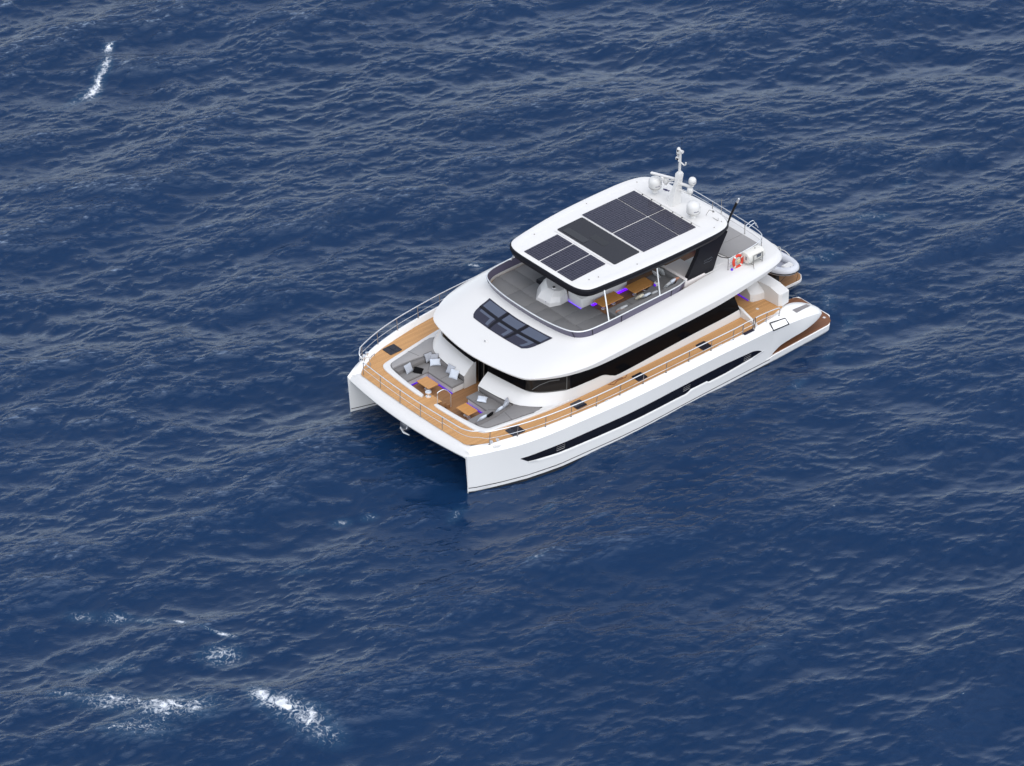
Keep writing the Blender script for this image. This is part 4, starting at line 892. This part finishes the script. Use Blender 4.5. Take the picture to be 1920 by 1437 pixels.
# anchor under the front beam
g = G(); g.tube([(.35, .3, 1.62), (-.02, .1, 1.25)], .03, 6); g.tube([(.15, .65, 1.2), (.02, .6, 1.05), (-.03, .3, .95), (.0, -.1, .98)], [.03, .05, .06, .03], 7); an = g.mk('anchor', 'steel', yacht)
g = G(); g.lathe((.3, .45, 1.15), [(.04, -.2), (.28, -.12), (.36, .1), (.3, .3)], 14); g.mk('anchor_pocket', 'dullsteel', an)

# ------------------------------------------------------------------ loose things
def table(x0, x1, y0, y1, z, zf, label, group):
    t = tag(empty('teak_table', ((x0+x1)/2, (y0+y1)/2, zf)), label, 'table', group)
    w, d_ = x1-x0, y1-y0
    G().prism(rrect(-w/2, w/2, -d_/2, d_/2, .03, 2), z-zf-.04, z-zf, .008).mk('tabletop', 'tabletop', t)
    for k in ((-.12, .12) if w < 1 else (-.35, .35)):
        ped = G(); ped.lathe((k if w > 1 else 0, k if w < 1 else 0, 0), [(.11, 0), (.1, .02), (.035, .04), (.035, z-zf-.04)], 12); ped.mk('leg', 'steel', t)
    return t
table(2.22, 2.9, 1.06, 2.0, 2.19, 1.75, 'low square teak table in the bow lounge nearest the black pillow', 'teak lounge tables')
table(2.2, 2.86, -2.03, -1.1, 2.19, 1.75, 'low square teak table in the bow lounge beside the handrail and steps', 'teak lounge tables')
table(10.86, 12.26, -2.38, -1.62, 5.1, FLOOR_Z+.004, 'teak table under the hardtop nearer the helm console', 'teak flybridge tables')
table(12.93, 14.33, -2.47, -1.66, 5.1, FLOOR_Z+.004, 'teak table under the hardtop nearer the black pillar', 'teak flybridge tables')

def pillow_mesh(w, h, t, pinch=.08, n=10):
    v = []; f = []; top = {}; bot = {}
    for i in range(n+1):
        for j in range(n+1):
            a, b = i/n*2-1, j/n*2-1
            k = 1-pinch*(1-a*a)*(1 if abs(b) > 0 else 1)*abs(b)**2; l = 1-pinch*(1-b*b)*abs(a)**2
            x, y = a*w/2*l, b*h/2*k; z = t/2*((1-a**4)*(1-b**4))**.55
            top[i, j] = len(v); v.append((x, y, z))
            if 0 < i < n and 0 < j < n: bot[i, j] = len(v); v.append((x, y, -z))
            else: bot[i, j] = top[i, j]
    for i in range(n):
        for j in range(n):
            f.append((top[i, j], top[i+1, j], top[i+1, j+1], top[i, j+1])); f.append((bot[i, j], bot[i, j+1], bot[i+1, j+1], bot[i+1, j]))
    return v, f
PG1, PG2, PG3 = 'throw pillows on the bow lounge sofas', 'throw pillows on the bow lounge sofas', 'throw pillows on the flybridge sofa'
def pillow(loc, rot, w, h, mat, label, grp, t=.15, name='throw_pillow', piping=None):
    v, f = pillow_mesh(w, h, t); o = mk(name, v, f, mat, None, 70); o.location = loc; o.rotation_euler = [R(a) for a in rot]
    if piping:
        e = [(-w/2, -h/2, 0), (w/2, -h/2, 0), (w/2, h/2, 0), (-w/2, h/2, 0), (-w/2, -h/2, 0)]
        G().tube(e, .012, 5).mk('piping', piping, o)
    return tag(o, label, 'pillow', grp)
pillow((2.43, 2.86, 2.42), (62, 0, 8), .50, .50, 'p_pattern', 'patterned pale grey pillow leaning beside the black pillow', PG1)
pillow((2.82, 2.58, 2.27), (8, 0, 38), .50, .50, 'p_black', 'black pillow lying flat on the bow lounge seat', PG1)
pillow((3.82, 2.93, 2.46), (65, 0, -5), .48, .48, 'p_grey', 'grey pillow with dark piping standing in the sofa corner', PG1, piping='black')
pillow((4.02, 2.74, 2.44), (62, 0, -35), .48, .42, 'p_grey', 'plain mid grey pillow between the dark piped pillow and the pale oblong pillow', PG1)
pillow((3.86, 2.48, 2.36), (42, 0, -35), .56, .38, 'p_light', 'pale blue oblong pillow in front of the two grey corner pillows', PG1)
pillow((3.96, 1.40, 2.42), (60, 0, -84), .50, .50, 'p_pattern', 'patterned grey pillow leaning on the sofa back behind a pale one', PG1)
pillow((3.84, .98, 2.40), (56, 0, -70), .50, .50, 'p_light', 'pale square pillow leaning near the end of the sofa by the door', PG1)
pillow((3.58, -1.50, 2.28), (5, 0, 40), .50, .50, 'p_light', 'pale pillow lying flat on the sofa beside the handrail table', PG2)
pillow((3.50, -2.90, 2.40), (-60, 0, 12), .42, .44, 'p_light', 'small pale pillow leaning left of the patterned one near the grey sun pad', PG2)
pillow((3.86, -2.86, 2.43), (-66, 0, 25), .48, .48, 'p_pattern', 'patterned grey pillow leaning between a small pale and a dark grey one', PG2)
pillow((4.12, -2.72, 2.45), (-62, 0, 60), .46, .46, 'p_grey', 'dark grey pillow standing at the sofa corner under the cabin windows', PG2)
pillow((2.36, -2.92, 2.40), (-58, 0, 4), .52, .46, 'p_light', 'pale pillow leaning against the sun pad next to the black one', PG2)
pillow((2.78, -2.98, 2.41), (-60, 0, 10), .46, .44, 'p_black', 'black pillow leaning against the sun pad beside a pale one', PG2)
pillow((11.42, -3.18, 5.20), (-40, 0, 3), .62, .42, 'p_stripe', 'striped pillow on the flybridge sofa nearest the bow', PG3)
pillow((11.25, -3.26, 5.15), (-25, 0, 3), .50, .40, 'p_rust', 'rust coloured pillow under the striped pillow nearest the bow', PG3)
pillow((12.78, -2.98, 5.20), (-40, 0, 12), .44, .40, 'p_cream', 'cream pillow at the middle of the flybridge sofa', PG3)
pillow((13.1, -3.10, 5.20), (-42, 0, 3), .50, .42, 'p_light', 'pale blue pillow behind the cream pillow on the flybridge sofa', PG3)
pillow((13.55, -3.18, 5.18), (-45, 0, 0), .46, .40, 'p_stripe', 'striped pillow beside the pale blue pillow on the flybridge sofa', PG3)
pillow((14.78, -2.05, 5.25), (20, 55, 25), .50, .50, 'p_stripe', 'striped pillow behind the second steel prop, facing the table', PG3)
pillow((15.12, -2.0, 5.27), (0, 68, 10), .52, .52, 'p_stripe', 'striped pillow standing against the aft back of the flybridge sofa', PG3)
pillow((14.5, -3.18, 5.25), (-62, 0, 10), .44, .46, 'p_stripe', 'striped pillow right of the second steel prop', PG3)
pillow((14.86, -3.12, 5.26), (-64, 0, 6), .44, .46, 'p_light', 'pale pillow near the sofa corner by the black pillar', PG3)
pillow((15.16, -3.06, 5.24), (-60, 20, 10), .38, .42, 'p_rust', 'rust pillow in the sofa corner by the black pillar', PG3)
# small round lamp on the floor of the flybridge
lm = tag(empty('floor_lamp', (14.3, -2.62, 5.07)), 'small round white lamp glowing purple beside the second flybridge table', 'lamp')
G().lathe((0, 0, 0), [(.12, 0), (.14, .03), (.14, .16), (.1, .2)], 16).mk('lamp_body', 'gel', lm); G().lathe((-.13, .0, .03), [(.07, 0), (.07, .1)], 12).mk('lamp_glow', 'led', lm); G().lathe((0, 0, .2), [(.05, 0), (.04, .015)], 12).mk('socket', 'black', lm)

# life ring on the rail
lr = tag(empty('life_ring', (18.77, -3.86, 5.25)), 'orange life ring with white bands hung on the aft flybridge rail', 'life ring'); lr.rotation_euler = (R(82), 0, R(2))
def torus_arc(a0, a1, Rm, r, n=24, seg=10):
    rings = []
    for i in range(n+1):
        a = a0+(a1-a0)*i/n; rings.append([((Rm+r*math.cos(b))*math.cos(a), (Rm+r*math.cos(b))*math.sin(a), r*.75*math.sin(b)) for b in [2*math.pi*k/seg for k in range(seg)]])
    return rings
G().loft(torus_arc(0, 2*math.pi, .31, .085, 40)).mk('ring_body', 'orange', lr, 70)
for k in range(4):
    a = R(35+90*k); G().loft(torus_arc(a-.13, a+.13, .31, .089, 4)).mk('white_band', 'cream', lr, 70)
G().box((0, .03, .05), (.22, .2, .08), .3, .02).mk('ring_lamp', pmat('yellow_grey_lamp', (.55, .50, .30), .5, noise=.4, nscale=8), lr)
# life raft canister in its cradle
rf = tag(empty('life_raft', (19.7, -4.0, 4.95)), 'white life raft canister in a steel cradle behind the orange life ring', 'life raft')
g = G(); rings = []
for x, k in ((-.56, .80), (-.55, .9), (-.50, .99), (-.40, 1.0), (-.39, 1.04), (-.32, 1.04), (-.31, 1.0), (-.03, 1.0), (-.02, 1.03), (.02, 1.03), (.03, 1.0), (.31, 1.0), (.32, 1.04), (.39, 1.04), (.40, 1.0), (.50, .99), (.55, .9), (.56, .8)):
    rings.append([(x, .33*k*math.copysign(abs(math.cos(a))**.75, math.cos(a)), .40+.31*k*math.copysign(abs(math.sin(a))**.75, math.sin(a))) for a in [2*math.pi*q/24 for q in range(24)]])
g.loft(rings, cap=True); rb = g.mk('canister', 'cream', rf, 40)
g = G()
for x in (-.3, .33): g.tube([(x, -.36, .02), (x, -.38, .62)], .018, 6); g.tube([(x, -.36, .05), (x, .34, .05)], .018, 6); g.tube([(x, .34, .05), (x, .36, .5)], .018, 6)
g.tube([(-.3, -.37, .6), (.33, -.37, .6)], .018, 6); g.tube([(-.3, -.37, .3), (.33, -.37, .3)], .014, 6); g.tube([(-.3, -.37, .02), (-.5, -.62, .02)], .016, 6); g.mk('cradle', 'dullsteel', rf, 60)
g = G(); g.box((-.565, -.08, .42), (.012, .08, .2)); g.box((.1, -.335, .47), (.3, .012, .2)); g.each('canister_label', 'silver', rf, 0)
G().lathe((.12, 0, .71), [(.03, 0), (.025, .06)], 8).mk('lifting_eye', 'dullsteel', rf)
g = G(); g.lathe((18.28, -3.95, 4.96), [(.06, 0), (.07, .05), (.04, .10)], 12); fg = tag(g.mk('rail_lamp', 'led'), 'small purple lamp at the foot of the rail under the life ring', 'lamp')

# inflatable tender carried athwartships on the platform
td = tag(empty('inflatable_tender', (23.95, -.6, .9)), 'pale grey inflatable tender with black rubbing strip, carried on the stern platform', 'boat')
path = cr([(-.68, 2.3, .86), (-.70, 1.0, .86), (-.70, -.3, .88), (-.66, -1.1, .93), (-.52, -1.65, .99), (-.28, -1.98, 1.04), (0, -2.08, 1.06), (.28, -1.98, 1.04), (.52, -1.65, .99), (.66, -1.1, .93), (.70, -.3, .88), (.70, 1.0, .86), (.68, 2.3, .86)], 5)
nn = len(path); g = G(); g.tube(path, [.11]+[.23]*(nn-2)+[.11], 14); g.mk('tube', 'hypalon', td, 70)
out = []
for i, p in enumerate(path):
    a = Vector(path[min(i+1, nn-1)])-Vector(path[max(i-1, 0)]); nrm = Vector((a.y, -a.x, 0)).normalized(); 
    if nrm.dot(Vector((p[0], min(0, p[1]+1.0), 0))) < 0: nrm = -nrm
    out.append(tuple(Vector(p)+nrm*.225+Vector((0, 0, -.04))))
g = G(); g.tube(out, .035, 6); g.mk('rubbing_strip', 'rubber', td, 60)
g = G(); rings = []
for y, w, zk in ((2.2, .62, .36), (1, .64, .34), (-.2, .62, .36), (-1.0, .52, .46), (-1.5, .34, .62), (-1.85, .12, .86)):
    rings.append([(-w, y, .80), (-w*.7, y, .55+.3*(zk-.3)), (0, y, zk), (w*.7, y, .55+.3*(zk-.3)), (w, y, .80)])
g.loft(rings, closed=False); g.mk('keel', 'hypalon', td, 50)
g = G(); g.add([(-.6, 2.2, .72), (.6, 2.2, .72), (.6, -1.2, .72), (.3, -1.75, .78), (-.3, -1.75, .78), (-.6, -1.2, .72)], [(0, 1, 2, 3, 4, 5)]); g.mk('floor', 'floorgrey', td)
G().prism([(-.3, -1.55), (.3, -1.55), (.24, -1.95), (0, -2.08), (-.24, -1.95)], 1.0, 1.26, .05).mk('bow_locker', 'gel', td)
G().box((0, .5, 1.0), (.9, .5, .3), 0, .05).mk('thwart', 'floorgrey', td)
for k in range(4): G().box((.86, -.9+.35*k, 1.08-.0*k), (.06, .1, .05)).mk('tube_patch', 'navy', td)
g = G()
for y in (-.2, .9): g.tube(cr([(.78, y-.18, 1.1), (.86, y-.08, 1.22), (.86, y+.08, 1.22), (.78, y+.18, 1.1)], 3), .014, 5)
g.tube(cr([(.84, -1.0, 1.1), (.88, -.6, 1.17), (.9, -.2, 1.1), (.9, .3, 1.16), (.9, .8, 1.1)], 4), .02, 6)
g.each('grab_line', 'cream', td, 60)
g = G(); g.tube([(-.1, -2.02, 1.3), (-.42, -2.1, .95), (-.75, -1.75, .3), (-.9, -1.6, 0)], .012, 5); g.tube([(.1, -2.02, 1.3), (.3, -2.2, 1.0), (.5, -2.0, .5), (.6, -1.8, 0)], .012, 5); g.each('lashing', 'rubber', td)
g = G(); g.box((-.35, -.9, .25), (.25, .9, .5), 0, .02); g.box((.35, 1.2, .25), (.25, .9, .5), 0, .02); g.each('chock', 'rubber', td)
g = G(); g.tube(cr([(-.5, 1.2, 1.1), (-.5, 1.2, 1.9), (.3, 1.2, 2.3), (.6, 1.2, 1.9)], 5), .02, 6); g.tube(cr([(-.3, 1.5, 1.1), (-.3, 1.5, 1.9), (.45, 1.5, 2.25), (.75, 1.5, 1.8)], 5), .02, 6); g.each('folded_frame', 'steel', td)
# davit boom and whip at the stern
bo = tag(empty('stern_boom', (21.2, -.55, 5.0)), 'black boom with a silver tip leaning up from the aft rail', 'boom')
G().tube([(0, 0, 0), (0, -.2, .6), (0, -.62, 1.55)], [.05, .06, .075], 10).mk('boom_tube', 'black', bo); G().tube([(0, -.6, 1.5), (0, -.75, 1.82)], [.07, .05], 10).mk('boom_tip', 'steel', bo)
tag(G().tube([(21.62, .4, 4.95), (21.62, .4, 5.85)], .02, 6).mk('ensign_staff', 'dullsteel'), 'thin upright grey staff behind the aft flybridge rail', 'staff')
